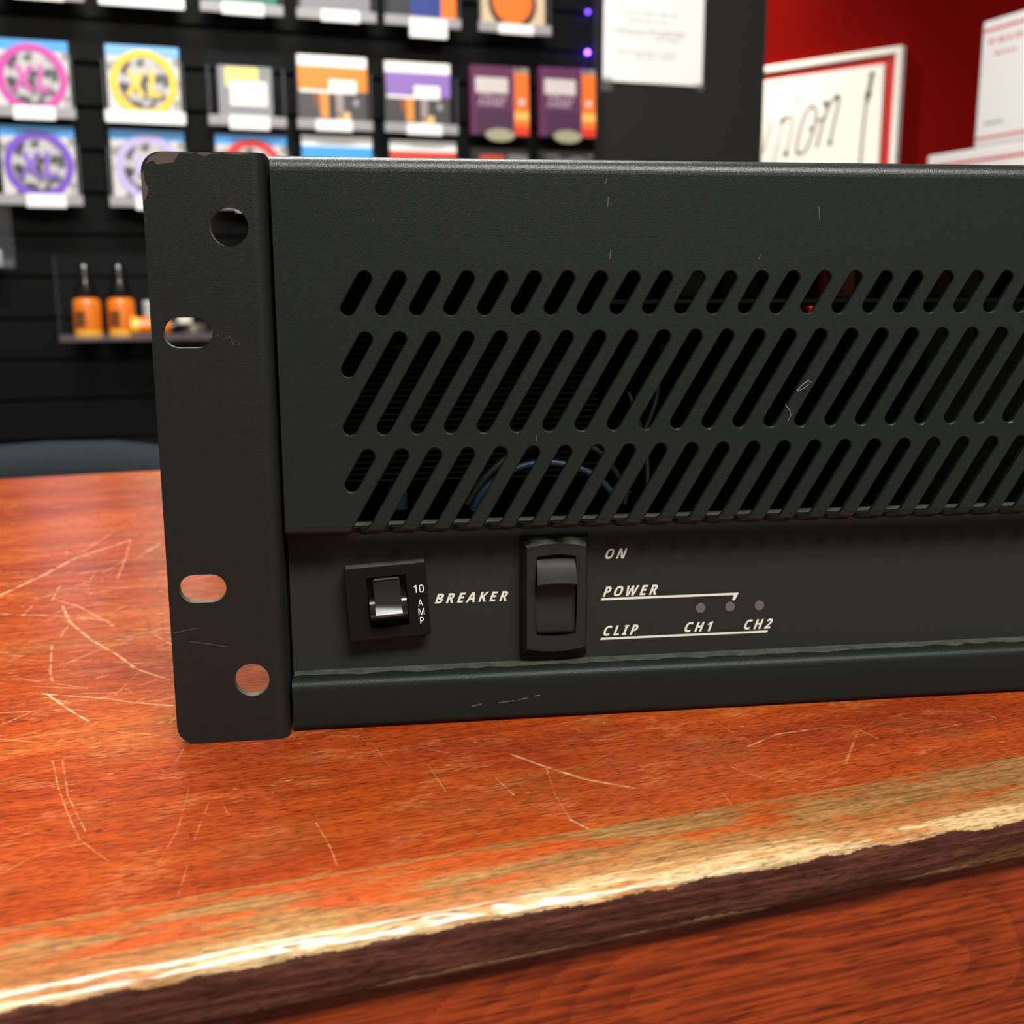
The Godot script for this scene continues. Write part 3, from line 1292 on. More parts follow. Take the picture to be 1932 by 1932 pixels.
	for q in [[150.2, 119.5, 150.0, 121.6], [150.0, 121.6, 149.7, 122.4], [99.6, 127.0, 100.0, 128.0], [100.2, 122.0, 100.5, 124.2], [84.2, 69.4, 84.3, 70.8], [100.9, 110.6, 101.2, 112.6], [136.0, 110.6, 136.4, 111.6]]:
		ribbon(s, [Vector2(q[0], q[1]), Vector2(q[2], q[3])], 0.17, -2.5, 0.012)
	part(t, "paint_nick", s, mat(Color(0.31, 0.31, 0.29), 0.6), "small pale nicks in the black paint")
	s = Shape.new()
	for q in [[75.0, 5.6, 79.0, 6.0], [80.0, 6.1, 82.2, 6.5], [68.5, 5.0, 71.0, 5.6], [84.0, 6.9, 85.4, 7.1]]:
		ribbon(s, [Vector2(q[0], q[1]), Vector2(q[2], q[3])], 0.14, -3.2, 0.015)
	part(t, "paint_nick", s, mat(Color(0.42, 0.41, 0.38), 0.6))
	# lint caught on the grille
	var lint := Shape.new()
	lint.tube([Vector3(146.6, 80.2, -2.3), Vector3(147.8, 81.6, -1.9), Vector3(149.0, 82.6, -1.6), Vector3(149.8, 82.2, -1.8)], 0.09, 5)
	lint.tube([Vector3(146.8, 80.0, -2.3), Vector3(148.4, 80.9, -1.9), Vector3(149.4, 81.7, -2.1)], 0.07, 5)
	lint.tube([Vector3(144.0, 76.8, -2.4), Vector3(145.0, 75.6, -2.1), Vector3(145.4, 74.4, -2.2), Vector3(144.8, 73.0, -2.4)], 0.06, 5)
	part(t, "lint", lint, mat(Color(0.6, 0.6, 0.57), 0.8), "pale wisp of lint on the grille")


func breaker(t: Node3D) -> void:
	var n := Node3D.new()
	n.name = "breaker"
	t.add_child(n, true)
	n.transform = Transform3D(Basis(Vector3(0, 0, 1), deg_to_rad(3.5)), Vector3(49.28, 30.94, -11) * 0.001)
	# bezel with an opening
	var outer := rounded(-9.62, -8.88, 9.62, 8.88, 0.5, 3)
	var hole := PackedVector2Array([Vector2(-4.7, -6.2), Vector2(4.7, -6.2), Vector2(4.7, 6.4), Vector2(-4.7, 6.4)])
	var s := Shape.new()
	s.ring(outer, hole, Vector2(0, 0), 4.0, true)
	var l0 := PackedVector3Array()
	var l1 := PackedVector3Array()
	for p in outer:
		l0.append(Vector3(p.x, p.y, -0.2))
		l1.append(Vector3(p.x, p.y, 4.0))
	s.loft(l1, l0)
	l0 = PackedVector3Array()
	l1 = PackedVector3Array()
	for p in hole:
		l0.append(Vector3(p.x, p.y, -0.2))
		l1.append(Vector3(p.x, p.y, 4.0))
	s.loft(l0, l1)
	s.box(Vector3(0, 0, 1.1), Vector3(9.4, 12.6, 0.4))
	part(n, "bezel", s, M.bezel)
	s = Shape.new()
	s.box(Vector3(0, 8.90, 2.0), Vector3(18.8, 0.08, 3.8))
	part(n, "dust_film", s, M.dust)
	# the paddle on its barrel
	s = Shape.new()
	s.lathe(Vector3(-4.4, -1.5, 2.2), [[0.0, 0.0], [3.6, 0.0, 9], [3.6, 8.8], [0.0, 8.8]], 32, Basis(Vector3(0, 0, 1), -PI / 2))
	part(n, "barrel", s, M.gloss)
	s = Shape.new()
	var prof := [Vector2(2.0, 5.75), Vector2(4.7, 5.85), Vector2(5.2, 5.4), Vector2(5.45, 3.2), Vector2(5.9, 1.2), Vector2(6.7, -0.6), Vector2(7.7, -2.0), Vector2(7.5, -2.6), Vector2(2.0, -2.9)]
	for i in prof.size() - 1:
		var a: Vector2 = prof[i]
		var b: Vector2 = prof[i + 1]
		s.sg = 4 if i >= 2 and i < 6 else -1
		s.quad(Vector3(-3.15, a.y, a.x), Vector3(3.15, a.y, a.x), Vector3(3.15, b.y, b.x), Vector3(-3.15, b.y, b.x))
	s.sg = -1
	for x in [-3.15, 3.15]:
		for i in range(1, prof.size() - 1):
			s.tri(Vector3(x, prof[0].y, prof[0].x), Vector3(x, prof[i].y, prof[i].x), Vector3(x, prof[i + 1].y, prof[i + 1].x))
	part(n, "paddle", s, M.gloss)
	s = Shape.new()
	s.box(Vector3(0, 5.86, 3.9), Vector3(5.8, 0.06, 2.6))
	part(n, "dust_film", s, M.dust)
	# lettering: 10 / A / M / P
	for w in [["10", 6.3, 8.7, 1.6, 1.9], ["A", 7.05, 8.2, -1.75, 1.65], ["M", 6.95, 8.4, -4.0, 1.65], ["P", 7.2, 8.1, -6.2, 1.65]]:
		var o := put(n, "lettering", word(w[0], regular, w[1], w[2], w[3], w[4], 0.0, 0.04), M.white_ink, "printed characters " + w[0])
		o.position.z = 4.0 * 0.001
	for nd in n.get_children():
		nd.set_meta("label", nd.get_meta("label", "black breaker " + String(nd.name).replace("_", " ").rstrip("23456")))


func power_switch(t: Node3D) -> void:
	var n := Node3D.new()
	n.name = "power_switch"
	t.add_child(n, true)
	n.position = Vector3(89.9, 30.2, -11) * 0.001
	# base outline on the panel, front outline with bowed ends, opening with bowed sides
	var base := PackedVector2Array()
	var front := PackedVector2Array()
	var hole := PackedVector2Array()
	var inner := PackedVector2Array()
	var N := 8
	for k in N + 1:
		var q := -1.0 + 2.0 * k / N
		base.append(Vector2(8.35 * q, -15.25))
		front.append(Vector2(7.2 * q, -12.6 - 0.9 * (1.0 - q * q)))
		hole.append(Vector2(4.75 * q, -9.3 - 0.6 * (1.0 - q * q)))
	for k in range(1, N):
		var q := -1.0 + 2.0 * k / N
		base.append(Vector2(8.35, 15.25 * q))
		front.append(Vector2(7.2, 12.6 * q))
		hole.append(Vector2(4.75 + 0.45 * (1.0 - q * q), 10.4 * q + (0.55 if q > 0 else 0.0) * 0.0))
	for k in N + 1:
		var q := 1.0 - 2.0 * k / N
		base.append(Vector2(8.35 * q, 15.25))
		front.append(Vector2(7.2 * q, 12.7 + 0.9 * (1.0 - q * q)))
		hole.append(Vector2(4.75 * q, 10.4 + 0.5 * (1.0 - q * q)))
	for k in range(1, N):
		var q := 1.0 - 2.0 * k / N
		base.append(Vector2(-8.35, 15.25 * q))
		front.append(Vector2(-7.2, 12.6 * q))
		hole.append(Vector2(-4.75 - 0.45 * (1.0 - q * q), 10.4 * q))
	var zf := 3.9
	var s := Shape.new()
	var b3 := PackedVector3Array()
	var m3 := PackedVector3Array()
	var f3 := PackedVector3Array()
	var h3 := PackedVector3Array()
	var i3 := PackedVector3Array()
	for i in base.size():
		b3.append(Vector3(base[i].x, base[i].y, -0.1))
		m3.append(Vector3(base[i].x, base[i].y, 0.9))
		f3.append(Vector3(front[i].x, front[i].y, zf))
		h3.append(Vector3(hole[i].x, hole[i].y, zf))
		i3.append(Vector3(hole[i].x, hole[i].y, 0.3))
	s.sg = -1
	s.loft(m3, b3)
	s.loft(f3, m3)
	s.loft(h3, f3)
	s.loft(i3, h3)
	s.box(Vector3(0, 0, 0.1), Vector3(10, 20, 0.4))
	part(n, "bezel", s, M.plastic)
	# dust on the sloping upper facet
	s = Shape.new()
	var e := noise(81, 0.5, 2)
	for k in N:
		var q0 := -1.0 + 2.0 * k / N
		var q1 := -1.0 + 2.0 * (k + 1) / N
		var d := Vector3(0, 0.05, 0.05)
		var t0 := 0.25 + 0.45 * (0.5 + e.get_noise_1d(k * 3.0))
		var t1 := 0.25 + 0.45 * (0.5 + e.get_noise_1d((k + 1) * 3.0))
		var a := Vector3(8.35 * q0, 15.25, 0.9)
		var b := Vector3(8.35 * q1, 15.25, 0.9)
		var fa := Vector3(7.2 * q0, 12.7 + 0.9 * (1.0 - q0 * q0), zf)
		var fb := Vector3(7.2 * q1, 12.7 + 0.9 * (1.0 - q1 * q1), zf)
		s.quad(a.lerp(fa, t0) + d, b.lerp(fb, t1) + d, fb + d, fa + d)
	part(n, "dust_film", s, M.dust)
	# the rocker: raised upper half with a sharp ridge, hollow lower half
	var prof := [Vector2(1.6, 10.3), Vector2(3.2, 9.6), Vector2(4.5, 7.6), Vector2(5.3, 5.4), Vector2(5.75, 3.9), Vector2(5.6, 3.55), Vector2(4.5, 3.3), Vector2(3.4, 2.2), Vector2(2.7, 0.2), Vector2(2.6, -2.6), Vector2(2.9, -5.6), Vector2(3.3, -8.2), Vector2(3.1, -9.2), Vector2(1.6, -9.4)]
	s = Shape.new()
	for i in prof.size() - 1:
		var a: Vector2 = prof[i]
		var b: Vector2 = prof[i + 1]
		s.sg = 1 if i < 4 else (2 if i > 5 else -1)
		for k in 6:
			var q0 := -1.0 + k / 3.0
			var q1 := -1.0 + (k + 1) / 3.0
			# the ridge bows upward in the middle
			var ba := 0.4 * (1.0 if a.y > 3 and a.y < 5 else 0.0)
			var bb := 0.4 * (1.0 if b.y > 3 and b.y < 5 else 0.0)
			var wa := 4.55 + 0.4 * (1.0 - pow(a.y / 10.4, 2))
			var wb := 4.55 + 0.4 * (1.0 - pow(b.y / 10.4, 2))
			s.quad(Vector3(wa * q0, a.y + ba * (1 - q0 * q0), a.x), Vector3(wa * q1, a.y + ba * (1 - q1 * q1), a.x), Vector3(wb * q1, b.y + bb * (1 - q1 * q1), b.x), Vector3(wb * q0, b.y + bb * (1 - q0 * q0), b.x))
	s.sg = -1
	for sd in [-1.0, 1.0]:
		for i in prof.size() - 1:
			var a: Vector2 = prof[i]
			var b: Vector2 = prof[i + 1]
			var wa: float = sd * (4.55 + 0.4 * (1.0 - pow(a.y / 10.4, 2)))
			var wb: float = sd * (4.55 + 0.4 * (1.0 - pow(b.y / 10.4, 2)))
			s.quad(Vector3(wa, a.y, a.x), Vector3(wb, b.y, b.x), Vector3(wb, b.y, 0.3), Vector3(wa, a.y, 0.3))
	part(n, "rocker", s, M.plastic)


func innards(t: Node3D) -> void:
	# finned heat sink behind the left slots
	var n := Node3D.new()
	n.name = "heat_sink"
	t.add_child(n, true)
	var s := Shape.new()
	s.box(Vector3(72, 77, -60), Vector3(64, 42, 6))
	part(n, "base_plate", s, M.alu)
	var fin := Shape.new()
	fin.box(Vector3.ZERO, Vector3(64, 0.5, 30))
	var fm := fin.mesh()
	for k in 27:
		var o := put(n, "fin", fm, M.alu)
		o.position = Vector3(72, 57 + k * 1.5, -42) * 0.001
	# wires
	var wires := [
		[[Vector3(71, 50, -20), Vector3(74, 55, -20), Vector3(80, 59.5, -20), Vector3(88, 61.5, -20), Vector3(96, 60.5, -20), Vector3(103, 57, -20), Vector3(108, 51, -20)], 0.9, Color(0.08, 0.2, 0.28), "cable"],
		[[Vector3(70, 51, -23), Vector3(75, 58, -23), Vector3(83, 64, -24), Vector3(93, 66, -26), Vector3(104, 63, -26), Vector3(112, 52, -26)], 1.0, Color(0.09, 0.09, 0.09), "cable"],
		[[Vector3(110, 50, -22), Vector3(113, 62, -24), Vector3(119, 76, -27), Vector3(121, 90, -30)], 0.8, Color(0.07, 0.075, 0.08), "cable"],
		[[Vector3(116, 50, -22), Vector3(116, 64, -25), Vector3(112, 78, -28)], 0.8, Color(0.07, 0.07, 0.07), "cable"]]
	for w in wires:
		var sh := Shape.new()
		var c := Curve3D.new()
		for i in w[0].size():
			var tan: Vector3 = (w[0][mini(i + 1, w[0].size() - 1)] - w[0][maxi(i - 1, 0)]) / 6.0
			c.add_point(w[0][i], -tan, tan)
		c.bake_interval = 1.0
		sh.tube(Array(c.get_baked_points()), w[1], 8)
		part(t, w[3], sh, mat(w[2], 0.45))
	s = Shape.new()
	s.box(Vector3(52.5, 53.5, -19), Vector3(4.4, 5.4, 5), 0.6)
	part(t, "wire_connector", s, mat(Color(0.08, 0.17, 0.23), 0.4), "blue wire connector inside the amplifier")
	# a carrier tray high inside, with parts standing on it
	s = Shape.new()
	s.box(Vector3(190, 100.6, -80), Vector3(170, 1.0, 90))
	part(t, "carrier_tray", s, mat(Color(0.3, 0.3, 0.3), 0.4, 0.5))
	for q in [[135, 108, -50, 9, 14, 9, Color(0.42, 0.43, 0.42)], [150, 106, -60, 12, 10, 10, Color(0.2, 0.18, 0.16)], [170, 107.5, -45, 5, 13, 8, Color(0.78, 0.2, 0.1)], [176, 108, -46, 5, 14, 6, Color(0.85, 0.5, 0.15)], [184, 108, -52, 6, 14, 6, Color(0.45, 0.46, 0.44)], [205, 107, -48, 6, 12, 6, Color(0.4, 0.26, 0.14)], [214, 107, -50, 6, 12, 6, Color(0.45, 0.33, 0.2)]]:
		s = Shape.new()
		s.box(Vector3(q[0], q[1], q[2]), Vector3(q[3], q[4], q[5]), 0.8)
		part(t, "component", s, mat(q[6], 0.5), "small electronic component seen through the upper slots")
	s = Shape.new()
	s.box(Vector3(152.5, 98.6, -10), Vector3(3, 2.4, 5), 0.3)
	part(t, "component", s, mat(Color(0.8, 0.12, 0.08), 0.5), "red wire block seen through an upper slot")
	s = Shape.new()
	s.box(Vector3(300, 55, -180), Vector3(120, 96, 110), 4)
	part(t, "transformer", s, mat(Color(0.12, 0.12, 0.13), 0.5))


# ---------------------------------------------------------------- string packets on the slatwall

const FRONT := -1780.0

func bin_unit(x0: float, x1: float, y: float, label: String, tag: Array, group := "clear string bins on the slatwall") -> Node3D:
	# x0..x1 is the lip, y its lower edge (above the counter top); tag = [left, right, top, bottom] of the price label
	var t := thing("acrylic_bin", label, "bin", Vector3((x0 + x1) * 0.5, TOP + y, FRONT), group)
	var w := x1 - x0
	var s := Shape.new()
	s.box(Vector3(0, 8.5, 1), Vector3(w, 17, 3), 0.8)
	part(t, "front_lip", s, M.lip)
	s = Shape.new()
	s.box(Vector3(0, 1.5, -15), Vector3(w - 2, 3, 28), 0.5)
	part(t, "floor_panel", s, M.acrylic)
	s = Shape.new()
	s.box(Vector3(0, 62, -29), Vector3(w - 2, 124, 2.4), 0.4)
	part(t, "back_panel", s, M.acrylic)
	for k in [-1, 1]:
		s = Shape.new()
		s.prism(PackedVector2Array([Vector2(0, 3), Vector2(27, 3), Vector2(27, 106), Vector2(22, 108), Vector2(0, 96)]), -1.2, 1.2)
		var o := part(t, "side_panel", s, M.acrylic)
		o.rotation.y = PI / 2
		o.position = Vector3(k * (w * 0.5 - 2.6), 0, -0.6) * 0.001
		s = Shape.new()
		s.box(Vector3(k * (w * 0.5 - 2.6), 56, -0.2), Vector3(2.2, 80, 0.8))
		part(t, "side_edge", s, M.edge)
	s = Shape.new()
	s.prism(rounded(tag[0] - (x0 + x1) * 0.5, tag[3], tag[1] - (x0 + x1) * 0.5, tag[2], 1.5, 3), 2.6, 3.3)
	part(t, "price_label", s, M.paper, "white price label")
	return t


func packet_art() -> StandardMaterial3D:
	# blurred black and white picture on the packet
	var n := 192
	var a := field(n, n, 91, 0.02, 1, 2)
	var im := Image.create(n, n, false, Image.FORMAT_RGB8)
	for y in n:
		for x in n:
			var g := clampf((a[y * n + x] - 40) / 165.0, 0.2, 0.72)
			if x < n * 0.16 or x > n * 0.84 or y < n * 0.2:
				g = clampf(g + 0.3, 0.55, 0.8)
			im.set_pixel(x, y, Color(g, g * 0.985, g * 0.98))
	var m := mat(Color.WHITE, 0.35)
	m.albedo_texture = texture(im)
	return m


func packet(x0: float, x1: float, y0: float, y1: float, label: String, group := "string packets in the bins") -> Node3D:
	var t := thing("string_packet", label, "string packet", Vector3((x0 + x1) * 0.5, TOP + y0, FRONT - 8), group)
	t.rotation.x = -0.04
	return t


func ring_packet(x0: float, x1: float, y0: float, y1: float, ring: Color, header: Color, art: Material, label: String) -> void:
	var t := packet(x0, x1, y0, y1, label)
	var w := x1 - x0
	var h := y1 - y0
	var s := Shape.new()
	s.box(Vector3(0, h * 0.5, -3), Vector3(w, h, 6), 1.2)
	part(t, "envelope", s, art)
	s = Shape.new()
	s.box(Vector3(0, h - 8, 0.2), Vector3(w, 16, 0.5))
	part(t, "header_band", s, mat(header, 0.35))
	var c := Vector2(0, h * 0.49)
	var o := circle(c, 53.0, 44)
	var i := circle(c, 41.0, 44)
	s = Shape.new()
	s.ring(o, i, c, 0.9, true)
	var l0 := PackedVector3Array()
	var l1 := PackedVector3Array()
	for p in o:
		l0.append(Vector3(p.x, p.y, 0.1))
		l1.append(Vector3(p.x, p.y, 0.9))
	s.loft(l1, l0)
	part(t, "ring_print", s, mat(ring, 0.4))
	var word_mesh := word("XL", bold, -31, 31, h * 0.49 - 21, 42, 0.1, 0.8)
	var lt := put(t, "lettering", word_mesh, mat(ring.lightened(0.1), 0.4), "printed letters XL")
	lt.position.z = 0.0002


func band_packet(x0: float, x1: float, y0: float, y1: float, band: Color, label: String) -> void:
	var t := packet(x0, x1, y0, y1, label)
	var w := x1 - x0
	var h := y1 - y0
	var s := Shape.new()
	s.box(Vector3(0, h * 0.5, -3), Vector3(w, h, 6), 1.2)
	part(t, "envelope", s, mat(Color(0.27, 0.26, 0.27), 0.35))
	s = Shape.new()
	s.box(Vector3(0, h - 9, 0.2), Vector3(w, 18, 0.5))
	part(t, "white_band", s, M.paper)
	s = Shape.new()
	s.box(Vector3(0, h - 38, 0.2), Vector3(w, 40, 0.5))
	part(t, "colour_band", s, mat(band, 0.35))
	s = Shape.new()
	s.box(Vector3(-w * 0.08, h - 59, 0.3), Vector3(w * 0.8, 5, 0.6))
	s.box(Vector3(w * 0.14, h - 50, 0.35), Vector3(w * 0.4, 22, 0.6), 0.2)
	part(t, "white_label", s, M.paper)
	# the guitar picture below
	for q in [[-0.13, 40, 15, 50, 0.0, Color(0.85, 0.55, 0.25)], [-0.24, 48, 10, 36, 0.25, Color(0.55, 0.28, 0.16)], [0.09, 40, 13, 50, 0.0, Color(0.62, 0.56, 0.55)], [0.14, 18, 24, 16, 0.0, Color(0.9, 0.72, 0.45)], [-0.01, 36, 6, 34, 0.0, Color(0.16, 0.16, 0.1)], [0.33, 42, 9, 12, 0.0, Color(0.6, 0.6, 0.62)]]:
		s = Shape.new()
		s.prism(rounded(-q[2] * 0.5, -q[3] * 0.5, q[2] * 0.5, q[3] * 0.5, 3, 3), 0.0, 0.35)
		var o := part(t, "picture_print", s, mat(q[5], 0.4))
		o.position = Vector3(q[0] * w, q[1], 0.1) * 0.001
		o.rotation.z = q[4]


func purple_packet(x0: float, x1: float, y0: float, y1: float, label: String) -> void:
	var t := packet(x0, x1, y0, y1, label, "purple and orange packets on hooks")
	var w := x1 - x0
	var h := y1 - y0
	var s := Shape.new()
	s.box(Vector3(0, h * 0.5, -8), Vector3(w, h, 16), 2)
	part(t, "carton", s, mat(Color(0.36, 0.14, 0.29), 0.5))
	s = Shape.new()
	s.box(Vector3(-w * 0.11, h * 0.2, 0.2), Vector3(w * 0.6, h * 0.36, 0.5), 0.2)
	part(t, "lower_print", s, mat(Color(0.27, 0.12, 0.25), 0.5))
	s = Shape.new()
	s.box(Vector3(w * 0.365, h * 0.47, 0.3), Vector3(w * 0.25, h * 0.9, 0.7), 0.3)
	part(t, "orange_column", s, mat(Color(0.92, 0.44, 0.14), 0.45))
	s = Shape.new()
	s.box(Vector3(w * 0.365, h * 0.30, 0.8), Vector3(w * 0.24, h * 0.12, 0.5), 0.2)
	part(t, "yellow_print", s, mat(Color(0.98, 0.72, 0.35), 0.45))
	s = Shape.new()
	s.box(Vector3(w * 0.365, h * 0.08, 0.8), Vector3(w * 0.24, h * 0.12, 0.5), 0.2)
	part(t, "red_print", s, mat(Color(0.85, 0.2, 0.15), 0.45))
	s = Shape.new()
	s.prism(circle(Vector2(w * 0.365, h * 0.50), 6, 18), 0.6, 1.2)
	part(t, "silver_print", s, mat(Color(0.75, 0.76, 0.8), 0.4))
	s = Shape.new()
	s.box(Vector3(w * 0.365, h * 0.95, 0.3), Vector3(w * 0.24, h * 0.08, 0.8), 0.3)
	part(t, "hang_tab", s, mat(Color(0.55, 0.52, 0.48), 0.4))
	s = Shape.new()
	s.box(Vector3(-w * 0.14, h * 0.72, 0.3), Vector3(w * 0.55, h * 0.22, 0.7), 0.2)
	part(t, "white_label", s, mat(Color(0.80, 0.76, 0.75), 0.5))
	var lt := put(t, "lettering", word("Elixir", serif, -w * 0.38, w * 0.12, h * 0.44, h * 0.16, 0.3, 0.7), mat(Color(0.78, 0.68, 0.74), 0.5), "printed word in slanted letters")
	lt.position.z = 0.0002
	var ov := PackedVector2Array()
	for k in 28:
		ov.append(Vector2(-2 + 28 * cos(TAU * k / 28), 2 + 11.5 * sin(TAU * k / 28)))
	s = Shape.new()
	s.prism(ov, 1.4, 2.6, 0.4)
	part(t, "oval_tag", s, mat(Color(0.62, 0.61, 0.50), 0.5), "pale oval tag")
	s = Shape.new()
	s.tube([Vector3(w * 0.3, h - 4, -40), Vector3(w * 0.3, h - 4, 4), Vector3(w * 0.3, h + 4, 8)], 1.8, 8)
	part(t, "hook", s, M.black)


func string_display() -> void:
	var art := packet_art()
	var sky := Color(0.26, 0.60, 0.88)
	# middle row
	bin_unit(-188, -57, 368, "clear bin holding the pink ring packet", [-150, -88, 18, -3])
	ring_packet(-176, -63, 374, 488, Color(0.76, 0.25, 0.61), sky, art, "string packet with a pink ring and letters, left end of the middle row")
	bin_unit(-14, 115, 368, "clear bin holding the yellow ring packet", [-12, 113, 17.5, -2])
	ring_packet(-6, 109, 374, 489, Color(0.92, 0.76, 0.2), Color(0.45, 0.69, 0.9), art, "string packet with a yellow ring and letters in the middle row")
	bin_unit(151, 281, 368, "nearly empty clear bin with only a grey card in it", [185, 252, 17.5, -5])
	var t := thing("divider_card", "grey plastic card with yellow and white notes in the nearly empty bin", "card", Vector3(215, TOP + 372, FRONT - 8), "")
	var s := Shape.new()
	s.box(Vector3(0, 47, -2), Vector3(90, 94, 4), 1)
	part(t, "card", s, M.card)
	s = Shape.new()
	s.prism(rounded(-33, 60, 22, 92, 2, 3), -0.1, 0.6)
	part(t, "yellow_note", s, M.yellow_note)
	s = Shape.new()
	s.prism(rounded(-26, 30, 36, 70, 2, 3), 0.4, 1.2)
	part(t, "white_note", s, M.paper)
	bin_unit(299, 431, 368, "clear bin holding the orange banded packet", [331, 394, 17, -2])
	band_packet(304, 425, 374, 492, Color(0.90, 0.53, 0.16), "string packet with a white top and an orange band")
	bin_unit(452.5, 587, 368, "clear bin holding the lilac banded packet", [492, 556, 17, -2])
	band_packet(457, 576, 374, 490, Color(0.56, 0.43, 0.72), "string packet with a white top and a lilac band")
	purple_packet(614, 727, 370, 493, "purple and orange hanging packet beside the lilac banded packet")
	purple_packet(747, 860, 372, 497, "purple and orange hanging packet nearest the smooth dark panel")
	# lower row
	bin_unit(-188, -56, 232, "clear bin holding the purple ring packet", [-142, -82, 18, -3])
	ring_packet(-176, -63, 238, 357, Color(0.44, 0.28, 0.72), sky, art, "string packet with a dark purple ring and letters in the lower row")
	bin_unit(-15, 115, 232, "clear bin holding the pale lavender ring packet", [26, 90, 18, -4])
	ring_packet(-8, 110, 238, 357, Color(0.72, 0.67, 0.85), sky, art, "string packet with a pale lavender ring, half hidden by the rack ear")
	bin_unit(156, 286, 232, "clear bin holding the red ring packet behind the amplifier", [190, 252, 18, -3])
	ring_packet(161, 281, 238, 356, Color(0.86, 0.13, 0.13), sky, art, "string packet with a red ring just above the amplifier")
	bin_unit(302, 436, 232, "clear bin holding the white and blue packet behind the amplifier", [335, 398, 18, -3])
	band_packet(307, 431, 238, 360, Color(0.25, 0.62, 0.88), "string packet with a white top and a blue band, above the amplifier")
	bin_unit(458, 592, 232, "clear bin holding the white and red packet behind the amplifier", [490, 556, 18, -3])
	band_packet(463, 586, 238, 357, Color(0.82, 0.27, 0.22), "string packet with a white top and a red band, above the amplifier")
	for k in 2:
		var x: float = [614.0, 747.0][k]
		t = packet(x, x + 113, 225, 350, ["black packet with red and grey print below the left purple packet", "black packet with grey print below the right purple packet"][k], "black packets on hooks")
		s = Shape.new()
		s.box(Vector3(0, 62, -8), Vector3(113, 125, 16), 2)
		part(t, "carton", s, mat(Color(0.09, 0.085, 0.085), 0.5))
		s = Shape.new()
		if k == 0:
			s.prism(rounded(-40, 100, 8, 113, 5, 3), 0, 0.5)
			part(t, "red_print", s, mat(Color(0.75, 0.24, 0.12), 0.5))
			s = Shape.new()
			s.box(Vector3(34, 107, 0.2), Vector3(38, 14, 0.6))
		else:
			for q in [[-30, 114, 26], [-14, 104, 56], [20, 113, 24], [46, 116, 12], [10, 108, 70]]:
				s.box(Vector3(q[0], q[1], 0.2), Vector3(q[2], 3.4, 0.5))
		part(t, "grey_print", s, mat(Color(0.45, 0.44, 0.45), 0.5))
	# top row, cut by the upper edge of the picture
	var tops := [
		[-163, -32, "clear bin at the left end of the top row", [-136, -62, 17.5, -1], Color(0.75, 0.7, 0.45), "pale yellow string packet at the left end of the top row"],
		[-11, 123, "clear bin with a full-width white label in the top row", [-10, 122, 17.5, -1], Color(0.85, 0.8, 0.7), "cream string packet behind the full-width white label"],
		[147, 283, "clear bin holding the teal packet in the top row", [182, 250, 17.5, -2], Color(0.05, 0.42, 0.36), "teal string packet in the top row"],
		[305, 442, "clear bin holding the grey packet in the top row", [346, 412, 17, -2], Color(0.5, 0.5, 0.52), "plain grey string packet in the top row"],
		[456, 594, "clear bin holding the dark blue and orange packet", [500, 568, 14, -18], Color(0.16, 0.17, 0.2), "dark string packet with a blue and an orange panel in the top row"],
		[627, 765, "clear bin holding the cream packet with the orange disc", [664, 730, 15, -1], Color(0.82, 0.73, 0.6), "cream string packet with an orange disc in a black ring"]]
	for i in tops.size():
		var a = tops[i]
		bin_unit(a[0], a[1], 547, a[2], a[3])
		t = packet(a[0] + 8, a[1] - 8, 553, 672, a[5])
		s = Shape.new()
		s.box(Vector3(0, 59.5, -3), Vector3(a[1] - a[0] - 16, 119, 6), 1.2)
		part(t, "envelope", s, mat(a[4], 0.4))
		if i == 4:
			s = Shape.new()
			s.box(Vector3(8, 42, 0.2), Vector3(58, 64, 0.6))
			part(t, "blue_panel", s, mat(Color(0.13, 0.22, 0.5), 0.4))
			s = Shape.new()
			s.box(Vector3(49, 42, 0.3), Vector3(28, 66, 0.6))
			part(t, "orange_panel", s, mat(Color(0.93, 0.45, 0.13), 0.4))
		if i == 5:
			s = Shape.new()
			s.prism(circle(Vector2(-2, 48), 46, 40), 0, 0.5)
			part(t, "black_disc", s, mat(Color(0.13, 0.11, 0.09), 0.4))
			s = Shape.new()
			s.prism(circle(Vector2(-2, 50), 38, 40), 0.3, 0.9)
			part(t, "orange_disc", s, mat(Color(0.92, 0.45, 0.14), 0.4))


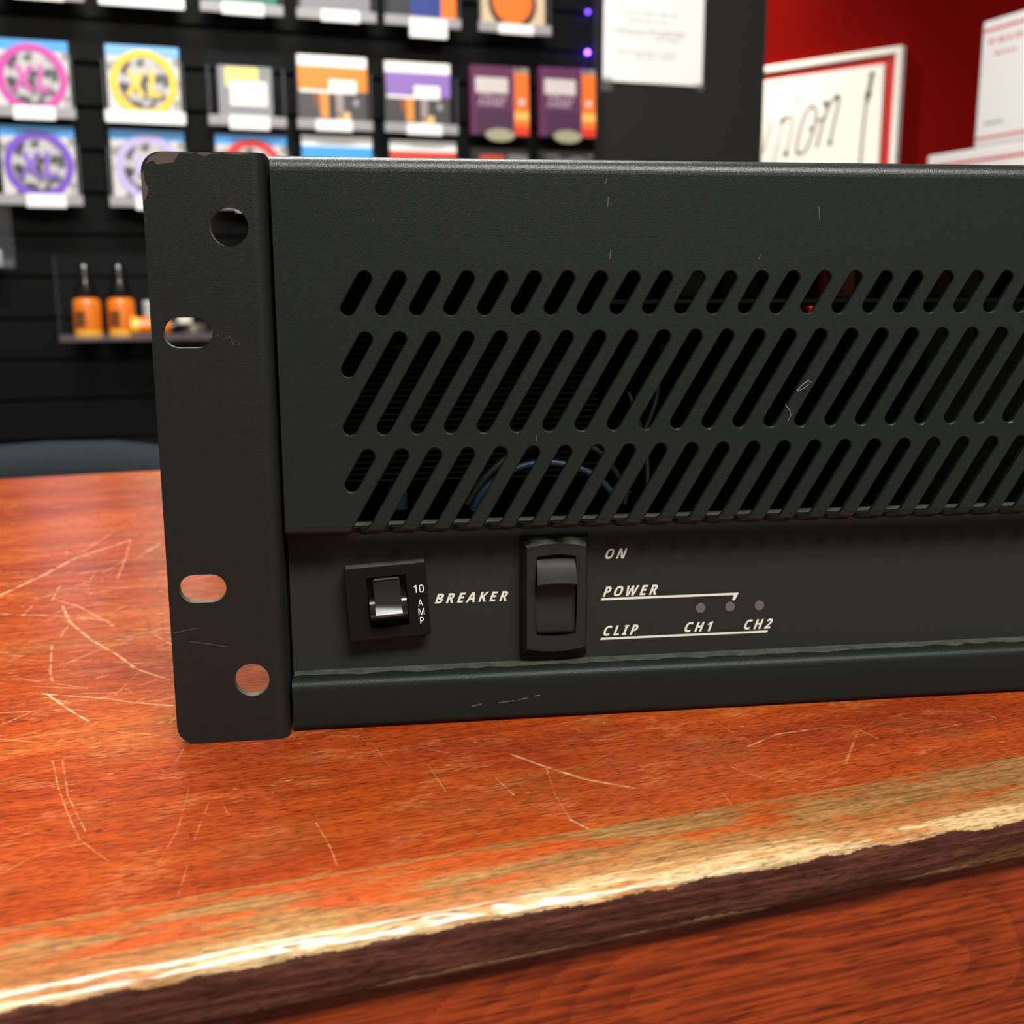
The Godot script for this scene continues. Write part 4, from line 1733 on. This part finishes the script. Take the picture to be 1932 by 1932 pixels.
func bottles_tray() -> void:
	# clear tray hung below the bins
	var z0 := -1750.0
	var t := thing("acrylic_tray", "clear tray holding small orange bottles, left of the rack ear", "tray", Vector3(20, TOP + 13, z0))
	var w := 256.0
	var s := Shape.new()
	s.box(Vector3(0, 1.5, -30), Vector3(w, 3, 64), 0.5)
	part(t, "floor_panel", s, M.acrylic)
	s = Shape.new()
	s.box(Vector3(0, 5.5, 1), Vector3(w, 11, 2.4), 0.6)
	var lip := pane(Color(0.5, 0.46, 0.48), 0.3)
	lip.metallic_specular = 0.3
	part(t, "front_lip", s, lip)
	s = Shape.new()
	s.box(Vector3(0, 70, -62.5), Vector3(w, 140, 2.4), 0.5)
	part(t, "back_panel", s, M.acrylic)
	for k in [-1, 1]:
		s = Shape.new()
		s.box(Vector3(k * (w * 0.5 - 1.3), 70, -30), Vector3(2.6, 138, 60), 0.5)
		part(t, "side_panel", s, M.acrylic)
		s = Shape.new()
		s.box(Vector3(k * (w * 0.5 - 1.3), 70, 0.3), Vector3(2.0, 136, 0.6))
		part(t, "side_edge", s, mat(Color(0.16, 0.16, 0.165), 0.5))
	var orange := mat(Color(0.84, 0.44, 0.11), 0.3)
	var yellow := mat(Color(0.92, 0.66, 0.18), 0.3)
	var silver := mat(Color(0.66, 0.68, 0.69), 0.4)
	for k in 3:
		var b := thing("small_bottle", ["orange bottle with a black pointed cap standing at the tray's left end", "second orange bottle with a black pointed cap in the tray", "small bottle with a silver-white cap, seen through the rack ear's upper slot"][k], "bottle", Vector3([-63.0, -9.0, 106.0][k], TOP + 16.2, z0 - [27, 36, 27][k]), "small bottles in the tray")
		s = Shape.new()
		s.lathe(Vector3.ZERO, [[0, 0], [21.5, 0], [22.6, 1.5, 2], [22.6, 12, 2], [22.6, 58, 2], [20, 65, 2], [12, 68, 2], [12, 70]], 32)
		part(b, "body", s, orange if k < 2 else mat(Color(0.3, 0.26, 0.22), 0.3))
		s = Shape.new()
		s.lathe(Vector3.ZERO, [[22.8, 1.5, 1], [22.8, 15, 1]], 32)
		part(b, "lower_band", s, yellow if k < 2 else M.black)
		s = Shape.new()
		if k < 2:
			s.lathe(Vector3.ZERO, [[0, 70], [16.5, 70], [16.5, 82, 3], [13, 90, 3], [10.5, 104, 3], [9, 122, 3], [0, 124]], 28)
			part(b, "cap", s, M.gloss)
			s = Shape.new()
			for a in 6:
				var a0 := 1.7 + a * 0.13
				var a1 := a0 + 0.13
				var r := 23.0
				s.quad(Vector3(r * cos(a0), 20, r * sin(a0)), Vector3(r * cos(a1), 20, r * sin(a1)), Vector3(r * cos(a1), 46, r * sin(a1)), Vector3(r * cos(a0), 46, r * sin(a0)))
			part(b, "label_print", s, mat(Color(0.42, 0.24, 0.12), 0.4))
		else:
			s.lathe(Vector3.ZERO, [[0, 24], [13, 24], [13, 40, 3], [10, 42, 3], [0, 42]], 24)
			for v in s.v.size():
				s.v[v].z += 14.0
				s.v[v].x -= 14.0
			b.get_child(0).scale = Vector3(1, 0.34, 1)
			b.get_child(1).scale = Vector3(1, 0.5, 1)
			part(b, "cap", s, mat(Color(0.88, 0.86, 0.8), 0.4))
	var l := thing("small_bottle", "orange bottle lying on its side at the front of the tray", "bottle", Vector3(4, TOP + 34, z0 - 18.5), "small bottles in the tray")
	var lay := Basis(Vector3(0, 0, 1), -PI / 2)
	s = Shape.new()
	s.lathe(Vector3.ZERO, [[0, 0], [16, 0], [17.4, 1.5, 2], [17.4, 12, 2], [17.4, 58, 2], [14, 64, 2], [9, 66]], 32, lay)
	part(l, "body", s, orange)
	s = Shape.new()
	s.lathe(Vector3.ZERO, [[17.6, 1.0, 1], [17.6, 14, 1]], 32, lay)
	part(l, "lower_band", s, yellow)
	s = Shape.new()
	s.lathe(Vector3.ZERO, [[9, 66], [9, 68], [10, 68], [10, 72, 3], [6, 78, 3], [0, 79]], 20, lay)
	part(l, "cap", s, M.gloss)
	var c := thing("bottle_stopper", "pale silver cap standing behind the fallen bottle", "cap", Vector3(38, TOP + 16.2, z0 - 49))
	s = Shape.new()
	s.lathe(Vector3.ZERO, [[0, 0], [12, 0], [12, 58, 3], [10, 62, 3], [0, 62]], 22)
	part(c, "shell", s, silver)
	# bin at the far left, cut by the picture's edge
	var e := thing("acrylic_bin", "dark clear bin with a grey fitting at the picture's left edge", "bin", Vector3(-225, TOP + 132, FRONT))
	s = Shape.new()
	s.box(Vector3(0, 8, 0), Vector3(112, 14, 3), 0.6)
	part(e, "front_lip", s, pane(Color(0.5, 0.52, 0.56), 0.12))
	s = Shape.new()
	s.box(Vector3(0, 50, -30), Vector3(112, 100, 3), 0.6)
	part(e, "back_panel", s, pane(Color(0.4, 0.43, 0.48), 0.06))
	s = Shape.new()
	s.box(Vector3(0, 1.5, -15), Vector3(110, 3, 30), 0.4)
	part(e, "floor_panel", s, M.acrylic)
	for k in [-1, 1]:
		s = Shape.new()
		s.box(Vector3(k * 54.5, 48, -15), Vector3(2.6, 96, 30), 0.4)
		part(e, "side_panel", s, M.acrylic)
	s = Shape.new()
	s.lathe(Vector3(28, 4, -15), [[0, 0], [10, 0], [10, 20, 2], [6, 26, 2], [0, 27]], 18)
	part(e, "fitting", s, silver)


func paper_notice() -> void:
	var t := thing("paper_notice", "white printed sheet of paper taped to the smooth dark panel", "notice", Vector3(987, TOP + 482, -1812))
	var n := 256
	var im := Image.create(n, n, false, Image.FORMAT_RGB8)
	im.fill(Color(0.96, 0.96, 0.94))
	var r := RandomNumberGenerator.new()
	r.seed = 3
	# lines of print too small to read
	for row in [[30, 0.1, 0.8], [38, 0.1, 0.55], [86, 0.12, 0.78], [92, 0.12, 0.72], [100, 0.12, 0.3], [140, 0.12, 0.7], [152, 0.25, 0.62], [168, 0.12, 0.8], [174, 0.12, 0.78], [182, 0.5, 0.75], [204, 0.12, 0.74], [212, 0.3, 0.7]]:
		var x := int(row[1] * n)
		while x < row[2] * n:
			var l := r.randi_range(4, 14)
			var g := r.randf_range(0.62, 0.8)
			im.fill_rect(Rect2i(x, row[0], l, 3), Color(g, g, g))
			x += l + 3
	var m := mat(Color.WHITE, 0.7)
	m.albedo_texture = texture(im)
	var s := Shape.new()
	s.box(Vector3(0, 138, 0.2), Vector3(210, 276, 0.5))
	part(t, "sheet", s, m)
	for q in [[-97, -6, 24, 26], [100, -2, 18, 14]]:
		s = Shape.new()
		s.box(Vector3(q[0], q[1], 0.6), Vector3(q[2], q[3], 0.15))
		var p := mat(Color(0.5, 0.5, 0.5, 0.22), 0.4)
		p.transparency = BaseMaterial3D.TRANSPARENCY_ALPHA
		part(t, "tape", s, p, "strip of clear tape")


func sign_board() -> void:
	var t := thing("wall_sign", "white framed sign with a red border, black script letters and a guitar neck", "sign", Vector3.ZERO)
	var u := Vector3(cos(deg_to_rad(63.0)), 0, sin(deg_to_rad(63.0)))
	var n := u.cross(Vector3.UP)
	t.transform = Transform3D(Basis(u, Vector3.UP, n), Vector3(1727.2, TOP, -2044.2) * 0.001)
	var l := -760.0
	var s := Shape.new()
	s.box(Vector3(l * 0.5 - 6, 395, -11), Vector3(-l - 20, 470, 14))
	part(t, "board", s, mat(Color(0.72, 0.13, 0.10), 0.6), "red border board")
	s = Shape.new()
	s.box(Vector3(l * 0.5 - 14, 395, -2), Vector3(-l - 56, 420, 5), 1)
	part(t, "white_panel", s, M.white)
	for q in [[l * 0.5, 632, -l, 15, 0], [l * 0.5, 158, -l, 15, 0], [-7.5, 395, 15, 459, 1], [l + 7.5, 395, 15, 459, 1]]:
		s = Shape.new()
		s.box(Vector3(q[0], q[1], -8), Vector3(q[2], q[3], 20), 1.5)
		part(t, "frame_rail", s, M.white)
	var ink := mat(Color(0.09, 0.085, 0.06), 0.6)
	var thin := [
		[5.0, [-188.3, 536.7, -181.2, 528.4, -185.5, 507.9, -193.3, 489.6, -200.5, 461.5, -206.6, 431.1]],
		[5.0, [-199.2, 495.9, -189.5, 500.7, -178.9, 526.2, -166, 543, -158.3, 546.7, -152.2, 534.7, -158.2, 509.0, -165.8, 471.8, -171.2, 441.7]],
		[5.0, [-223.6, 532.9, -238.6, 521.0, -250.7, 493.2, -259.1, 458.9, -263.4, 431.8, -253.5, 419.2, -240.1, 424.1, -227.6, 444.5, -217.9, 472.7, -211.6, 499.0, -212.8, 520.2, -223.6, 532.9]],
		[4.0, [-211.6, 499, -205, 493, -199.2, 495.9]],
		[6.0, [-231.9, 481.7, -220.3, 474.8]],
		[8.0, [-312.4, 501.0, -293.1, 511.9]],
		[3.0, [-293.1, 511.9, -284, 513, -276.8, 509.3]],
		[3.0, [-304.2, 502.2, -312.8, 463.5, -323.4, 416.7, -330, 390]],
		[3.4, [-276.8, 509.3, -280.6, 472.5, -291.9, 422.2]],
		[4.0, [-344.6, 512.0, -339.2, 493.6, -345.4, 476.3, -356, 430]],
		[5.0, [-81.5, 523.4, -84.4, 488.5, -86.7, 442.0, -88.0, 397.0, -92, 300]],
		[9.0, [-71.1, 586.6, -74.6, 561.3, -76.6, 545.0, -81.6, 523.3]]]
	for q in thin:
		var pts := []
		for i in range(0, q[1].size(), 2):
			pts.append(Vector2(q[1][i], q[1][i + 1]))
		s = Shape.new()
		ribbon(s, pts, q[0], 0.5, 0.5)
		part(t, "script_stroke", s, ink)
	for q in [[-188.3, 533, 7], [-157, 544, 7], [-171.4, 440, 6], [-291.5, 424, 7], [-265.4, 553, 3.2], [-258, 424, 5], [-71, 586, 6], [-78, 541, 8]]:
		s = Shape.new()
		s.prism(circle(Vector2(q[0], q[1]), q[2], 16), 0.5, 1.1)
		part(t, "script_stroke", s, ink)


func parcels() -> void:
	var white := mat(Color(0.95, 0.94, 0.93), 0.5)
	var red := mat(Color(0.83, 0.16, 0.13), 0.5)
	var pale := mat(Color(0.86, 0.42, 0.40), 0.5)
	var grey := mat(Color(0.62, 0.60, 0.62), 0.5)
	# cabinet that carries them
	var cab := thing("side_cabinet", "black cabinet under the white shipping boxes", "cabinet", Vector3(1640, 0, -1440))
	var s := Shape.new()
	s.box(Vector3(0, 545, 0), Vector3(290, 1090, 420), 4)
	part(cab, "body", s, M.black)
	s = Shape.new()
	s.box(Vector3(-146, 545, 0), Vector3(6, 1040, 400), 2)
	part(cab, "door", s, M.dark_panel)
	# the boxes' printed sides face the counter (towards -x)
	var low := thing("shipping_box", "lower white shipping box with a red stripe, longer than the one on it", "box", Vector3(1500, TOP + 130, -1430), "white shipping boxes")
	s = Shape.new()
	s.box(Vector3(140, 109, 0), Vector3(280, 218, 430), 3)
	part(low, "carton", s, white)
	s = Shape.new()
	s.box(Vector3(-0.2, 196, 0), Vector3(1.0, 5, 424))
	part(low, "stripe", s, red, "red printed stripe")
	var up := thing("shipping_box", "upper white shipping box with red stripes and red lettering", "box", Vector3(1500, TOP + 348.5, -1517), "white shipping boxes")
	s = Shape.new()
	s.box(Vector3(130, 109, 160), Vector3(260, 218, 320), 3)
	part(up, "carton", s, white)
	for y in [201, 15]:
		s = Shape.new()
		s.box(Vector3(-0.2, y, 160), Vector3(1.0, 4.6, 316))
		part(up, "stripe", s, pale, "red printed stripe")
	for w in [["PRIORITY", 20, 190, 176, 8.5, pale], ["MAIL", 36, 92, 155, 6.0, pale]]:
		var o := put(up, "lettering", word(w[0], bold, w[1], w[2], w[3], w[4] * 1.0, 0.1, 0.5, 6), w[5], "printed words")
		o.rotation.y = -PI / 2
		o.position.x = -0.0001
	s = Shape.new()
	s.box(Vector3(-0.1, 40, 46), Vector3(0.8, 3.4, 46))
	part(up, "small_print", s, grey, "line of grey print too small to read")


func chair() -> void:
	var t := thing("office_chair", "dark grey upholstered office chair with a rounded back behind the counter", "chair", Vector3(-66, -8, -660))
	var rows := []
	var a := 245.0
	var b := 235.0
	var th := 30.0
	var N := 48
	for k in 13:
		var q := PI * k / 12.0
		var inset := th * (1.0 - sin(q))
		var z := th * cos(q)
		var l := PackedVector3Array()
		for i in N:
			var an := TAU * i / N
			var cx := signf(cos(an)) * pow(absf(cos(an)), 0.8)
			var sy := signf(sin(an)) * pow(absf(sin(an)), 0.85)
			l.append(Vector3((a - inset) * cx, 719 + (b - inset) * sy, z - 40.0 * (1.0 - pow(cx, 2)) * 0.4))
		rows.append(l)
	var s := Shape.new()
	s.sg = 0
	for k in rows.size() - 1:
		s.loft(rows[k], rows[k + 1])
	for e in [0, rows.size() - 1]:
		var c := Vector3(0, 719, rows[e][0].z - 12)
		for i in N:
			s.tri(c, rows[e][(i + 1) % N], rows[e][i])
	part(t, "backrest", s, M.upholstery)
	s = Shape.new()
	s.box(Vector3(0, 480, -230), Vector3(480, 80, 460), 30)
	part(t, "seat", s, M.upholstery)
	s = Shape.new()
	s.box(Vector3(0, 520, 20), Vector3(60, 200, 16), 3)
	s.box(Vector3(0, 432, -90), Vector3(60, 14, 220), 3)
	part(t, "back_bracket", s, M.black)
	s = Shape.new()
	s.lathe(Vector3(0, 90, -230), [[0, 0], [26, 0], [26, 350], [0, 350]], 20)
	part(t, "stem", s, M.black)
	for k in 5:
		var an := TAU * k / 5 + 0.3
		s = Shape.new()
		s.box(Vector3(150, 95, 0), Vector3(300, 26, 36), 6)
		var o := part(t, "leg", s, M.black)
		o.rotation.y = an
		o.position = Vector3(0, 0, -0.23)
		s = Shape.new()
		s.lathe(Vector3(285, 28, -12), [[0, 0], [28, 0, 1], [28, 24], [0, 24]], 18, Basis(Vector3(1, 0, 0), PI / 2))
		s.box(Vector3(285, 68, 0), Vector3(14, 40, 14), 2)
		part(o, "caster", s, M.black)
